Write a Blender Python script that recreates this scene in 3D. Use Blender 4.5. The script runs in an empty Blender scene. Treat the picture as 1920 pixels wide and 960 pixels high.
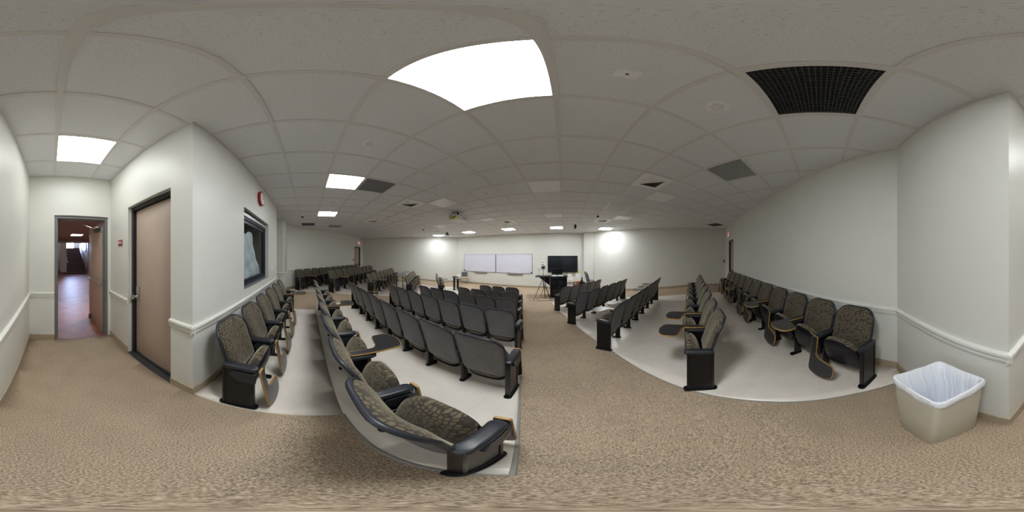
import bpy, bmesh, math, random
from mathutils import Vector, Matrix
random.seed(7)
PI = math.pi
sc = bpy.context.scene
COL = sc.collection
H = 1.561            # eye height above the flat entrance floor (z = 0)
ZC = H + 1.487       # ceiling
PITCH = .546         # seat spacing

# ------------------------------------------------------------------ frames
AX = math.radians(18.2)
EU = (math.cos(AX), -math.sin(AX)); EV = (math.sin(AX), math.cos(AX))
def uv(u, v): return (u*EU[0]+v*EV[0], u*EU[1]+v*EV[1])
def to_uv(x, y): return (x*EU[0]+y*EU[1], x*EV[0]+y*EV[1])
AR = math.radians(-27.2)
FR_ = (math.sin(AR), math.cos(AR)); RR_ = (math.cos(AR), -math.sin(AR))
def ras(a, s): return (a*RR_[0]+s*FR_[0], a*RR_[1]+s*FR_[1])      # side block frame: along the row, forward
MIR = -5.8
def mirror(x, y):
    u, v = to_uv(x, y); return uv(MIR-u, v)
def sR(x, y): return x*FR_[0]+y*FR_[1]

def smin(a, b, k=.05):
    h = max(k-abs(a-b), 0)/k
    return min(a, b)-h*h*k*.25
def drop(x, y):
    """how far the ramped floor lies below the entrance level"""
    u, v = to_uv(x, y)
    m = mirror(x, y)
    f = smin(.1*(v-.2), smin(.11*(sR(x, y)+.2), .11*(sR(*m)+.2)))
    f = -smin(-f, 0.0)
    return smin(f, .53)

def bearing(px): return math.radians((px-960)*.1875)
def elev(py): return math.radians((480-py)*.1875)
def ray_wall(px, p0, p1):
    """where the sight line of that bearing meets the wall line: (t along wall in metres, x, y, range)"""
    b = bearing(px); dx, dy = math.sin(b), math.cos(b)
    ex, ey = p1[0]-p0[0], p1[1]-p0[1]
    L = math.hypot(ex, ey); ex /= L; ey /= L
    det = dx*(-ey)-dy*(-ex)
    r = (p0[0]*(-ey)-p0[1]*(-ex))/det
    x, y = r*dx, r*dy
    return ((x-p0[0])*ex+(y-p0[1])*ey, x, y, r)
def z_wall(px, py, p0, p1): return H+ray_wall(px, p0, p1)[3]*math.tan(elev(py))

# ------------------------------------------------------------------ materials
def new_mat(name):
    m = bpy.data.materials.new(name); m.use_nodes = True
    nt = m.node_tree; b = nt.nodes['Principled BSDF']
    return m, nt, b
def plain(name, col, rough=.5, metal=0.0, spec=.5, sheen=0.0, noise=.06, nscale=30, bump=0.0):
    m, nt, b = new_mat(name)
    b.inputs['Roughness'].default_value = rough
    b.inputs['Metallic'].default_value = metal
    b.inputs['Specular IOR Level'].default_value = spec
    if sheen:
        b.inputs['Sheen Weight'].default_value = sheen
    tc = nt.nodes.new('ShaderNodeTexCoord'); n = nt.nodes.new('ShaderNodeTexNoise')
    n.inputs['Scale'].default_value = nscale; n.inputs['Detail'].default_value = 3
    nt.links.new(tc.outputs['Object'], n.inputs['Vector'])
    r = nt.nodes.new('ShaderNodeValToRGB')
    r.color_ramp.elements[0].color = [c*(1-noise) for c in col]+[1]
    r.color_ramp.elements[1].color = [min(1, c*(1+noise)) for c in col]+[1]
    r.color_ramp.elements[0].position = .3; r.color_ramp.elements[1].position = .7
    nt.links.new(n.outputs['Fac'], r.inputs['Fac']); nt.links.new(r.outputs['Color'], b.inputs['Base Color'])
    if bump:
        bp = nt.nodes.new('ShaderNodeBump'); bp.inputs['Strength'].default_value = bump; bp.inputs['Distance'].default_value = .004
        nt.links.new(n.outputs['Fac'], bp.inputs['Height']); nt.links.new(bp.outputs['Normal'], b.inputs['Normal'])
    return m
def emit(name, col, s):
    m, nt, b = new_mat(name)
    b.inputs['Base Color'].default_value = (.8, .8, .8, 1)
    b.inputs['Emission Color'].default_value = (*col, 1); b.inputs['Emission Strength'].default_value = s
    return m
def ramp(nt, stops):
    r = nt.nodes.new('ShaderNodeValToRGB'); e = r.color_ramp.elements
    while len(e) < len(stops): e.new(.5)
    for k, (p, c) in enumerate(stops): e[k].position = p; e[k].color = (*c, 1)
    return r

M = {}
M['wall'] = plain('wall paint', (.72, .722, .675), .42, spec=.4, noise=.012, nscale=3)
M['white_trim'] = plain('trim paint', (.75, .748, .695), .35, noise=.01)
M['base'] = plain('vinyl cove base', (.40, .33, .23), .5)
M['black'] = plain('black enamel', (.005, .005, .006), .32, spec=.38, noise=.1)
M['arm'] = plain('black arm plastic', (.019, .021, .029), .40, noise=.12, nscale=60)
M['shell'] = plain('charcoal back shell', (.125, .120, .121), .48, noise=.12, nscale=25)
M['pan'] = plain('black seat pan', (.006, .006, .010), .34, spec=.35, noise=.1)
M['oak'] = plain('oak edge', (.42, .25, .075), .45, noise=.2, nscale=18)
M['laminate'] = plain('black laminate', (.014, .015, .018), .28, spec=.7, noise=.1)
M['frame_black'] = plain('black door frame', (.017, .016, .018), .38)
M['frame_grey'] = plain('grey metal door frame', (.16, .165, .165), .38)
M['door'] = plain('taupe painted door', (.50, .395, .32), .42, noise=.03, nscale=6)
M['chrome'] = plain('satin steel', (.55, .54, .52), .32, metal=.9)
M['steel_dark'] = plain('dark steel', (.10, .10, .10), .4, metal=.6)
M['white'] = plain('white plastic', (.90, .895, .88), .4)
M['grille_pale'] = plain('pale grille', (.50, .51, .51), .5)
M['red'] = plain('red plastic', (.36, .012, .018), .4)
M['sign_red'] = plain('red sign plastic', (.30, .03, .03), .45)
M['tee'] = plain('ceiling tee enamel', (.72, .70, .685), .45, noise=.02)
M['lens'] = plain('unlit lens', (.93, .94, .94), .35, noise=.03)
M['board'] = plain('whiteboard enamel', (.70, .70, .80), .3, noise=.02, nscale=2)
M['alu'] = plain('aluminium trim', (.42, .42, .43), .35, metal=.7)
M['screen'] = plain('dark screen', (.012, .015, .018), .16, noise=.1)
M['paper'] = plain('paper', (.82, .83, .82), .6, noise=.02)
M['note'] = plain('yellow note', (.75, .66, .12), .6)
M['beige'] = plain('beige plate', (.46, .40, .31), .5)
M['navy'] = plain('navy window frame', (.014, .017, .035), .36)
M['binplastic'] = plain('beige bin plastic', (.56, .53, .43), .42, noise=.04, nscale=8)
M['leather'] = plain('grey leatherette', (.10, .11, .135), .4, noise=.15)
M['wood'] = plain('light wood', (.55, .36, .15), .45, noise=.15, nscale=14)
M['redwood'] = plain('reddish wood', (.26, .08, .035), .45, noise=.2)
M['tabletop'] = plain('grey table laminate', (.26, .26, .25), .4)
M['yellow'] = plain('yellow label', (.62, .58, .04), .5)
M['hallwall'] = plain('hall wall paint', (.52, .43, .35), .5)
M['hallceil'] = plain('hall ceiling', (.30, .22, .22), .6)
M['step'] = plain('dark stair tread', (.05, .018, .016), .5)
M['nosing'] = plain('stair nosing', (.36, .26, .24), .4)
M['brick'] = plain('brown base tile', (.09, .035, .025), .4)
M['lightpanel'] = emit('lit lens', (.95, .98, 1.0), 15.5)
M['frontpanel'] = emit('lit lens front', (.95, .98, 1.0), 16.5)
M['sidepanel'] = emit('lit lens side', (.95, .98, 1.0), 7.2)
M['endpanel'] = emit('lit lens end', (.95, .98, 1.0), 16.0)
M['entrypanel'] = emit('lit lens entry', (.97, .99, .98), 4.0)
M['hallpanel'] = emit('hall lit lens', (1.0, .95, .9), 14.0)
M['sky'] = emit('bright daylight outside', (.42, .60, 1.0), 75.0)
M['exit'] = emit('exit sign face', (.55, .16, .15), .45)

def fabric():
    m, nt, b = new_mat('olive patterned upholstery')
    tc = nt.nodes.new('ShaderNodeTexCoord')
    mp = nt.nodes.new('ShaderNodeMapping'); mp.inputs['Scale'].default_value = (1, 0, 1.25); mp.inputs['Rotation'].default_value = (0, 0, 0)
    nt.links.new(tc.outputs['Object'], mp.inputs['Vector'])
    v = nt.nodes.new('ShaderNodeTexVoronoi'); v.feature = 'DISTANCE_TO_EDGE'; v.inputs['Scale'].default_value = 34; v.inputs['Randomness'].default_value = .55
    nt.links.new(mp.outputs['Vector'], v.inputs['Vector'])
    r = ramp(nt, [(.02, (.038, .030, .021)), (.10, (.062, .049, .032)), (.19, (.190, .152, .088)), (.40, (.160, .130, .078))])
    nt.links.new(v.outputs['Distance'], r.inputs['Fac'])
    n = nt.nodes.new('ShaderNodeTexNoise'); n.inputs['Scale'].default_value = 400
    nt.links.new(tc.outputs['Object'], n.inputs['Vector'])
    mx = nt.nodes.new('ShaderNodeMix'); mx.data_type = 'RGBA'; mx.blend_type = 'MULTIPLY'; mx.inputs[0].default_value = .5
    nt.links.new(r.outputs['Color'], mx.inputs[6]); nt.links.new(n.outputs['Fac'], mx.inputs[7])
    nt.links.new(mx.outputs[2], b.inputs['Base Color'])
    b.inputs['Roughness'].default_value = .85
    b.inputs['Sheen Weight'].default_value = .55; b.inputs['Sheen Roughness'].default_value = .45
    b.inputs['Sheen Tint'].default_value = (.8, .72, .55, 1)
    bp = nt.nodes.new('ShaderNodeBump'); bp.inputs['Strength'].default_value = .3; bp.inputs['Distance'].default_value = .002
    nt.links.new(n.outputs['Fac'], bp.inputs['Height']); nt.links.new(bp.outputs['Normal'], b.inputs['Normal'])
    return m
M['fabric'] = fabric()

def carpet():
    m, nt, b = new_mat('brown flecked carpet')
    tc = nt.nodes.new('ShaderNodeTexCoord')
    n = nt.nodes.new('ShaderNodeTexNoise'); n.inputs['Scale'].default_value = 120; n.inputs['Detail'].default_value = 3; n.inputs['Roughness'].default_value = .75
    n2 = nt.nodes.new('ShaderNodeTexNoise'); n2.inputs['Scale'].default_value = 4; n2.inputs['Detail'].default_value = 4
    for q in (n, n2): nt.links.new(tc.outputs['Object'], q.inputs['Vector'])
    r = ramp(nt, [(.34, (.14, .098, .068)), (.46, (.365, .282, .208)), (.55, (.50, .395, .275)), (.68, (.74, .64, .51))])
    nt.links.new(n.outputs['Fac'], r.inputs['Fac'])
    r2 = ramp(nt, [(.3, (.94, .94, .94)), (.7, (1.05, 1.04, 1.03))])
    nt.links.new(n2.outputs['Fac'], r2.inputs['Fac'])
    mx = nt.nodes.new('ShaderNodeMix'); mx.data_type = 'RGBA'; mx.blend_type = 'MULTIPLY'; mx.inputs[0].default_value = 1
    nt.links.new(r.outputs['Color'], mx.inputs[6]); nt.links.new(r2.outputs['Color'], mx.inputs[7])
    nt.links.new(mx.outputs[2], b.inputs['Base Color'])
    b.inputs['Roughness'].default_value = .95; b.inputs['Specular IOR Level'].default_value = .1
    bp = nt.nodes.new('ShaderNodeBump'); bp.inputs['Strength'].default_value = .5; bp.inputs['Distance'].default_value = .006
    nt.links.new(n.outputs['Fac'], bp.inputs['Height']); nt.links.new(bp.outputs['Normal'], b.inputs['Normal'])
    return m
M['carpet'] = carpet()

def tiles(name, size, c1, c2, joint, jw, rough, rot, speck=.15, wear=6):
    m, nt, b = new_mat(name)
    tc = nt.nodes.new('ShaderNodeTexCoord'); mp = nt.nodes.new('ShaderNodeMapping')
    mp.inputs['Rotation'].default_value = (0, 0, rot)
    nt.links.new(tc.outputs['Object'], mp.inputs['Vector'])
    br = nt.nodes.new('ShaderNodeTexBrick'); br.offset = 0
    br.inputs['Scale'].default_value = 1; br.inputs['Brick Width'].default_value = size; br.inputs['Row Height'].default_value = size
    br.inputs['Mortar Size'].default_value = jw; br.inputs['Mortar Smooth'].default_value = .2
    br.inputs['Color1'].default_value = (*c1, 1); br.inputs['Color2'].default_value = (*c2, 1); br.inputs['Mortar'].default_value = (*joint, 1)
    nt.links.new(mp.outputs['Vector'], br.inputs['Vector'])
    n = nt.nodes.new('ShaderNodeTexNoise'); n.inputs['Scale'].default_value = wear; n.inputs['Detail'].default_value = 8
    nt.links.new(tc.outputs['Object'], n.inputs['Vector'])
    r = ramp(nt, [(.3, (1-speck,)*3), (.7, (1+speck*.5,)*3)])
    nt.links.new(n.outputs['Fac'], r.inputs['Fac'])
    mx = nt.nodes.new('ShaderNodeMix'); mx.data_type = 'RGBA'; mx.blend_type = 'MULTIPLY'; mx.inputs[0].default_value = 1
    nt.links.new(br.outputs['Color'], mx.inputs[6]); nt.links.new(r.outputs['Color'], mx.inputs[7])
    nt.links.new(mx.outputs[2], b.inputs['Base Color'])
    b.inputs['Roughness'].default_value = rough
    return m
M['vinyl'] = tiles('cream vinyl floor tile', .32, (.84, .775, .69), (.825, .76, .675), (.75, .69, .61), .002, .30, AX, .06, 5)
M['halltile'] = tiles('terracotta hall tile', .30, (.36, .15, .10), (.30, .125, .085), (.07, .05, .05), .006, .5, AX+PI/4, .25, 3)

def ceiling_mat():
    m, nt, b = new_mat('fissured ceiling tile')
    tc = nt.nodes.new('ShaderNodeTexCoord')
    v = nt.nodes.new('ShaderNodeTexNoise'); v.inputs['Scale'].default_value = 150; v.inputs['Detail'].default_value = 2
    nt.links.new(tc.outputs['Object'], v.inputs['Vector'])
    r = ramp(nt, [(.29, (.48, .48, .485)), (.37, (.79, .80, .815)), (.8, (.82, .83, .845))])
    nt.links.new(v.outputs['Fac'], r.inputs['Fac']); nt.links.new(r.outputs['Color'], b.inputs['Base Color'])
    b.inputs['Roughness'].default_value = .9; b.inputs['Specular IOR Level'].default_value = .1
    bp = nt.nodes.new('ShaderNodeBump'); bp.inputs['Strength'].default_value = .35; bp.inputs['Distance'].default_value = .004
    nt.links.new(v.outputs['Fac'], bp.inputs['Height']); nt.links.new(bp.outputs['Normal'], b.inputs['Normal'])
    return m
M['ceiling'] = ceiling_mat()

def glass_mat():
    m, nt, b = new_mat('window glass')
    tr = nt.nodes.new('ShaderNodeBsdfTransparent'); tr.inputs['Color'].default_value = (.86, .90, .92, 1)
    gl = nt.nodes.new('ShaderNodeBsdfGlossy'); gl.inputs['Roughness'].default_value = .03
    fr = nt.nodes.new('ShaderNodeFresnel'); fr.inputs['IOR'].default_value = 1.4
    mx = nt.nodes.new('ShaderNodeMixShader'); out = nt.nodes['Material Output']
    ge = nt.nodes.new('ShaderNodeNewGeometry'); iv = nt.nodes.new('ShaderNodeMath'); iv.operation = 'SUBTRACT'; iv.inputs[0].default_value = 1
    ml = nt.nodes.new('ShaderNodeMath'); ml.operation = 'MULTIPLY'
    nt.links.new(ge.outputs['Backfacing'], iv.inputs[1]); nt.links.new(iv.outputs[0], ml.inputs[0]); nt.links.new(fr.outputs['Fac'], ml.inputs[1])
    nt.links.new(ml.outputs[0], mx.inputs[0]); nt.links.new(tr.outputs[0], mx.inputs[1]); nt.links.new(gl.outputs[0], mx.inputs[2])
    nt.links.new(mx.outputs[0], out.inputs['Surface'])
    return m
M['glass'] = glass_mat()
def liner_mat():
    m, nt, b = new_mat('white bin liner film')
    b.inputs['Base Color'].default_value = (.86, .88, .92, 1); b.inputs['Roughness'].default_value = .35
    b.inputs['Subsurface Weight'].default_value = .0
    tc = nt.nodes.new('ShaderNodeTexCoord'); n = nt.nodes.new('ShaderNodeTexNoise'); n.inputs['Scale'].default_value = 9; n.inputs['Detail'].default_value = 6
    mp = nt.nodes.new('ShaderNodeMapping'); mp.inputs['Scale'].default_value = (2.2, 2.2, .35)
    nt.links.new(tc.outputs['Object'], mp.inputs['Vector']); nt.links.new(mp.outputs['Vector'], n.inputs['Vector'])
    bp = nt.nodes.new('ShaderNodeBump'); bp.inputs['Strength'].default_value = .6; bp.inputs['Distance'].default_value = .03
    nt.links.new(n.outputs['Fac'], bp.inputs['Height']); nt.links.new(bp.outputs['Normal'], b.inputs['Normal'])
    return m
M['liner'] = liner_mat()

# ------------------------------------------------------------------ mesh helpers
def mesh_from(bm, name, mat, smooth=True, angle=35):
    bmesh.ops.remove_doubles(bm, verts=bm.verts, dist=1e-5)
    bmesh.ops.recalc_face_normals(bm, faces=bm.faces)
    me = bpy.data.meshes.new(name); bm.to_mesh(me); bm.free()
    for m in (mat if isinstance(mat, (list, tuple)) else [mat]): me.materials.append(m)
    if smooth:
        for p in me.polygons: p.use_smooth = True
        try: me.set_sharp_from_angle(angle=math.radians(angle))
        except Exception: pass
    return me
def link(name, me, parent=None, loc=None, rz=None):
    o = bpy.data.objects.new(name, me); COL.objects.link(o)
    if parent: o.parent = parent
    if loc is not None: o.location = loc
    if rz is not None: o.rotation_euler = (0, 0, rz)
    return o
def obj(name, bm, mat, parent=None, loc=None, rz=None, smooth=True):
    return link(name, mesh_from(bm, name, mat, smooth), parent, loc, rz)
def empty(name, loc=(0, 0, 0), rz=0):
    o = bpy.data.objects.new(name, None); COL.objects.link(o); o.empty_display_size = .1
    o.location = loc; o.rotation_euler = (0, 0, rz); return o
def tag(o, label, cat, group=None):
    o['label'] = label; o['category'] = cat
    if group: o['group'] = group
    return o
def struct(o): o['kind'] = 'structure'; return o
def thing(name, label, cat, loc=(0, 0, 0), rz=0, group=None): return tag(empty(name, loc, rz), label, cat, group)

def box(bm, x0, x1, y0, y1, z0, z1, bev=0.0, mat=None, seg=2):
    r = bmesh.ops.create_cube(bm, size=1)
    vs = r['verts']
    bmesh.ops.scale(bm, vec=(x1-x0, y1-y0, z1-z0), verts=vs)
    bmesh.ops.translate(bm, vec=((x0+x1)/2, (y0+y1)/2, (z0+z1)/2), verts=vs)
    if bev:
        es = list({e for v in vs for e in v.link_edges})
        out = bmesh.ops.bevel(bm, geom=es, offset=bev, segments=seg, profile=.5, affect='EDGES')
        vs = list({v for f in out['faces'] for v in f.verts})
    if mat: bmesh.ops.transform(bm, matrix=mat, verts=vs)
    return vs
def B(*a, **k):
    bm = bmesh.new(); box(bm, *a, **k); return bm
def tube(bm, pts, r, n=8, closed=False):
    pts = [Vector(p) for p in pts]; N = len(pts); rings = []
    up = Vector((0, 0, 1))
    for i, p in enumerate(pts):
        if closed: t = pts[(i+1) % N]-pts[i-1]
        else: t = pts[min(i+1, N-1)]-pts[max(i-1, 0)]
        t.normalize()
        ref = up if abs(t.dot(up)) < .95 else Vector((1, 0, 0))
        a = t.cross(ref).normalized(); b = t.cross(a)
        rr = r[i] if isinstance(r, (list, tuple)) else r
        rings.append([bm.verts.new(p+a*math.cos(2*PI*k/n)*rr+b*math.sin(2*PI*k/n)*rr) for k in range(n)])
    for i in range(N if closed else N-1):
        A, Bq = rings[i], rings[(i+1) % N]
        for k in range(n): bm.faces.new((A[k], A[(k+1) % n], Bq[(k+1) % n], Bq[k]))
    if not closed: bm.faces.new(rings[0][::-1]); bm.faces.new(rings[-1])
def lathe(bm, prof, n=24, c=(0, 0, 0)):
    rings = []
    for r, z in prof:
        rings.append([bm.verts.new((c[0]+max(r, 1e-4)*math.cos(2*PI*k/n), c[1]+max(r, 1e-4)*math.sin(2*PI*k/n), c[2]+z)) for k in range(n)])
    for A, Bq in zip(rings, rings[1:]):
        for k in range(n): bm.faces.new((A[k], A[(k+1) % n], Bq[(k+1) % n], Bq[k]))
    bm.faces.new(rings[0][::-1]); bm.faces.new(rings[-1])
def rrect(w_top, w_bot, h0, h1, rt, rb, n=7):
    """rounded outline, centred on 0 in the first axis, h0..h1 in the second"""
    pts = []
    for sx, hh, w, r, a0 in ((1, h0, w_bot, rb, -90), (1, h1, w_top, rt, 0), (-1, h1, w_top, rt, 90), (-1, h0, w_bot, rb, 180)):
        cx = sx*(w/2-r); cz = hh+r if hh == h0 else hh-r
        for k in range(n+1):
            a = math.radians(a0+90*k/n); pts.append((cx+r*math.cos(a), cz+r*math.sin(a)))
    return pts
def pad(bm, out, fn, front, back, rings=(1, .985, .94, .86, .7, .45, .2)):
    cx = sum(p[0] for p in out)/len(out); cz = sum(p[1] for p in out)/len(out); N = len(out)
    sides = []
    for off in (front, back):
        rs = []
        for r in rings: rs.append([bm.verts.new(fn(cx+(a-cx)*r, cz+(b-cz)*r, off(r))) for a, b in out])
        c = bm.verts.new(fn(cx, cz, off(0)))
        for A, Bq in zip(rs, rs[1:]):
            for k in range(N): bm.faces.new((A[k], A[(k+1) % N], Bq[(k+1) % N], Bq[k]))
        for k in range(N): bm.faces.new((rs[-1][k], rs[-1][(k+1) % N], c))
        sides.append(rs[0])
    A, Bq = sides
    for k in range(N): bm.faces.new((A[k], A[(k+1) % N], Bq[(k+1) % N], Bq[k]))
def prism(bm, out, fn, t0, t1):
    a = [bm.verts.new(fn(p, q, t0)) for p, q in out]; b = [bm.verts.new(fn(p, q, t1)) for p, q in out]
    bm.faces.new(a[::-1]); bm.faces.new(b); N = len(out)
    for k in range(N): bm.faces.new((a[k], a[(k+1) % N], b[(k+1) % N], b[k]))
def ring_band(bm, out, fn, t0, t1, grow):
    """a thin band round an outline"""
    N = len(out); cx = sum(p[0] for p in out)/N; cy = sum(p[1] for p in out)/N
    def nrm(k):
        p, q = Vector(out[k-1]), Vector(out[(k+1) % N]); t = (q-p).normalized(); return Vector((t.y, -t.x))
    area = sum(out[k][0]*out[(k+1) % N][1]-out[(k+1) % N][0]*out[k][1] for k in range(N))
    sg = 1 if area > 0 else -1
    L = []
    for (g, t) in ((-.002, t0), (grow, t0), (grow, t1), (-.002, t1)):
        L.append([bm.verts.new(fn(out[k][0]+sg*nrm(k).x*g, out[k][1]+sg*nrm(k).y*g, t)) for k in range(N)])
    for i in range(4):
        A, Bq = L[i], L[(i+1) % 4]
        for k in range(N): bm.faces.new((A[k], A[(k+1) % N], Bq[(k+1) % N], Bq[k]))
def text_mesh(s, size, depth=.002):
    cu = bpy.data.curves.new('lettering', 'FONT'); cu.body = s; cu.size = size; cu.extrude = depth
    cu.align_x = 'CENTER'; cu.align_y = 'CENTER'
    o = bpy.data.objects.new('lettering', cu); COL.objects.link(o)
    dg = bpy.context.evaluated_depsgraph_get()
    me = bpy.data.meshes.new_from_object(o.evaluated_get(dg)); me.name = 'lettering'
    bpy.data.objects.remove(o); return me

# ------------------------------------------------------------------ room shell
P_FL = uv(-7.9, 10.5); P_FR = uv(1.305, 10.46); P_RC = (8.36, 2.24); P_RW = (1.34, -1.36)
C1 = uv(.375, -.86); C2 = uv(.385, -2.79); C3 = uv(-1.05, -2.79); C4 = uv(-1.055, -.90); C5 = uv(-4.755, -.92)
C6 = uv(-4.755, -2.79); C7 = uv(-6.2, -2.79); C8 = uv(-6.2, -.88); C9 = (-7.43, 1.40); P_LC = (-10.87, 8.34)
ROOM = [P_FL, P_FR, P_RC, P_RW, C1, C2, C3, C4, C5, C6, C7, C8, C9, P_LC]

def wall_matrix(p0, p1):
    """x along the wall, y outward (away from the room), z up"""
    d = Vector((p1[0]-p0[0], p1[1]-p0[1], 0)); L = d.length; d.normalize()
    o = Vector((-d.y, d.x, 0))
    return Matrix(((d.x, o.x, 0, p0[0]), (d.y, o.y, 0, p0[1]), (0, 0, 1, 0), (0, 0, 0, 1))), L
def wall(name, p0, p1, holes=(), th=.14, zb=-.85, mat='wall', e0=0.0, e1=0.0, zt=None):
    mx, L = wall_matrix(p0, p1); bm = bmesh.new(); zt = ZC+.02 if zt is None else zt
    x = -e0
    for (t0, t1, z0, z1) in sorted(holes):
        box(bm, x, t0, 0, th, zb, zt)
        if z0 > zb: box(bm, t0, t1, 0, th, zb, z0)
        box(bm, t0, t1, 0, th, z1, zt)
        x = t1
    box(bm, x, L+e1, 0, th, zb, zt)
    bmesh.ops.transform(bm, matrix=mx, verts=bm.verts)
    return struct(obj(name, bm, M[mat], smooth=False))

def span(p0, p1, pxa, pxb):
    a = ray_wall(pxa, p0, p1)[0]; b = ray_wall(pxb, p0, p1)[0]; return (min(a, b), max(a, b))

# openings
d1 = span(C2, C3, 102, 202.5); D1_TOP = 2.275
d2 = span(C3, C4, 320, 240); D2_TOP = 2.27
win = span(C4, C5, 457.5, 503.4); WZ0, WZ1 = 1.07, 2.305
d3 = span(P_RC, P_RW, 1366.8, 1375); D3_TOP = z_wall(1370, 450, P_RC, P_RW)
d4 = span(C9, P_LC, 665, 675.4); D4_TOP = z_wall(670, 463, C9, P_LC)

wall('wall_front', P_FL, P_FR, e0=.1, e1=.1)
wall('wall_front_right', P_FR, P_RC, e0=.1, e1=.1)
wall('wall_right', P_RC, P_RW, [(d3[0], d3[1], -.2, D3_TOP)], e0=.1)
wall('wall_bin_corner', P_RW, C1, th=.1)
wall('wall_entry_right', C1, C2, th=.1, e1=.1)
wall('wall_entry_back', C2, C3, [(d1[0], d1[1], -.85, D1_TOP)])
wall('wall_entry_left', C3, C4, [(d2[0], d2[1], -.02, D2_TOP)], th=.16)
wall('wall_window', C4, C5, [(win[0], win[1], WZ0, WZ1)], th=.17)
wall('wall_recess_right', C5, C6, th=.1)
wall('wall_recess_back', C6, C7, e0=.1, e1=.1)
wall('wall_recess_left', C7, C8, th=.1)
wall('wall_recess_corner', C8, C9, th=.1)
wall('wall_left', C9, P_LC, [(d4[0], d4[1], -.2, D4_TOP)], e1=.1)
wall('wall_front_left', P_LC, P_FL, e0=.1, e1=.1)
# pilaster at the bend of the front wall
bm = bmesh.new(); pa = ray_wall(1095, P_FL, P_FR); pb = ray_wall(1112.5, P_FR, P_RC)
q0 = (pa[1]*.972, pa[2]*.972); q1 = (pb[1]*.992, pb[2]*.992)
vs = []
for z in (-.85, ZC+.01):
    vs.append([bm.verts.new((x, y, z)) for x, y in ((pa[1], pa[2]), q0, q1, (pb[1]*1.01, pb[2]*1.01), (P_FR[0]*1.02, P_FR[1]*1.02))])
for k in range(5): bm.faces.new((vs[0][k], vs[0][(k+1) % 5], vs[1][(k+1) % 5], vs[1][k]))
bm.faces.new(vs[1]); bm.faces.new(vs[0][::-1])
struct(obj('wall_pilaster', bm, M['wall'], smooth=False))

# ceiling slab and grid -------------------------------------------------
def grow_poly(poly, g):
    cx = sum(p[0] for p in poly)/len(poly); cy = sum(p[1] for p in poly)/len(poly)
    return [(cx+(x-cx)*(1+g), cy+(y-cy)*(1+g)) for x, y in poly]
bm = bmesh.new()
lo = [bm.verts.new((x, y, ZC)) for x, y in ROOM]; hi = [bm.verts.new((x, y, ZC+.05)) for x, y in ROOM]
bm.faces.new(lo[::-1]); bm.faces.new(hi)
for k in range(len(ROOM)): bm.faces.new((lo[k], lo[(k+1) % len(ROOM)], hi[(k+1) % len(ROOM)], hi[k]))
bmesh.ops.triangulate(bm, faces=[f for f in bm.faces if len(f.verts) > 4])
struct(obj('ceiling', bm, M['ceiling'], smooth=False))

TP = .65
def tile_c(i, j): return (-.375+TP*i, .67+TP*j)
ROOMUV = [to_uv(*p) for p in ROOM]
def clip_line(axis, c):
    """intervals of the line u=c (axis 0) or v=c (axis 1) inside the room"""
    xs = []
    n = len(ROOMUV)
    for k in range(n):
        a, b = ROOMUV[k], ROOMUV[(k+1) % n]
        if (a[axis]-c)*(b[axis]-c) < 0:
            t = (c-a[axis])/(b[axis]-a[axis]); xs.append(a[1-axis]+t*(b[1-axis]-a[1-axis]))
    xs.sort(); return list(zip(xs[::2], xs[1::2]))
bm = bmesh.new()
TW, TD = .019, .009
for axis in (0, 1):
    for k in range(-40, 40):
        c = (-.05 if axis == 0 else .345)+TP*k
        for a, b in clip_line(axis, c):
            if b-a < .05: continue
            if axis == 0: box(bm, c-TW, c+TW, a, b, ZC-TD, ZC+.003)
            else: box(bm, a, b, c-TW, c+TW, ZC-TD+.0007, ZC+.003)
RZ = Matrix.Rotation(-AX, 4, 'Z')
bmesh.ops.transform(bm, matrix=RZ, verts=bm.verts)
struct(obj('ceiling_grid', bm, M['tee'], smooth=False))
# wall angle trim under the ceiling, chair rail and baseboards along the walls
def strip(bm, p0, p1, prof, z=None, a=0.0, b=None, n=1):
    """sweep a profile (depth into room, height) along a wall; follows the floor when z is None"""
    mx, L = wall_matrix(p0, p1); b = L if b is None else b
    secs = []
    for k in range(n+1):
        t = a+(b-a)*k/n; w = mx @ Vector((t, -.03, 0))
        zz = -drop(w.x, w.y) if z is None else z
        secs.append([bm.verts.new(mx @ Vector((t, -d, zz+h))) for d, h in prof])
    m = len(prof)
    for A, Bq in zip(secs, secs[1:]):
        for k in range(m): bm.faces.new((A[k], A[(k+1) % m], Bq[(k+1) % m], Bq[k]))
    bm.faces.new(secs[0][::-1]); bm.faces.new(secs[-1])
ANG = [(0, -.018), (.012, -.018), (.012, -.0), (0, 0)]
bm = bmesh.new()
for k in range(len(ROOM)): strip(bm, ROOM[k], ROOM[(k+1) % len(ROOM)], ANG, ZC)
struct(obj('trim_1', bm, M['tee'], smooth=False))
RAIL = [(0, -.045), (.012, -.045), (.014, -.030), (.020, -.026), (.020, .004), (.030, .010), (.034, .022), (.030, .036), (.012, .042), (0, .045)]
RZ_ = .885
wl = lambda a, b: math.hypot(b[0]-a[0], b[1]-a[1])
rails = [('trim_2', P_RC, P_RW, d3[1]+.1, None), ('trim_3', P_RW, C1, 0, wl(P_RW, C1)+.03), ('trim_4', C1, C2, -.03, None),
         ('trim_5', C2, C3, 0, d1[0]-.0), ('trim_6', C3, C4, 0, d2[0]), ('trim_7', C3, C4, d2[1], wl(C3, C4)+.03),
         ('trim_8', C4, C5, -.03, wl(C4, C5)+.03), ('trim_9', C7, C8, 0, wl(C7, C8)+.03), ('trim_10', C8, C9, -.03, None), ('trim_11', C9, P_LC, 0, d4[0]-.1)]
for nm, a, b, s, e in rails:
    bm = bmesh.new(); strip(bm, a, b, RAIL, RZ_, s, e); struct(obj(nm, bm, M['white_trim']))
BASE = [(0, -.01), (.016, -.01), (.011, .012), (.009, .105), (0, .108)]
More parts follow.
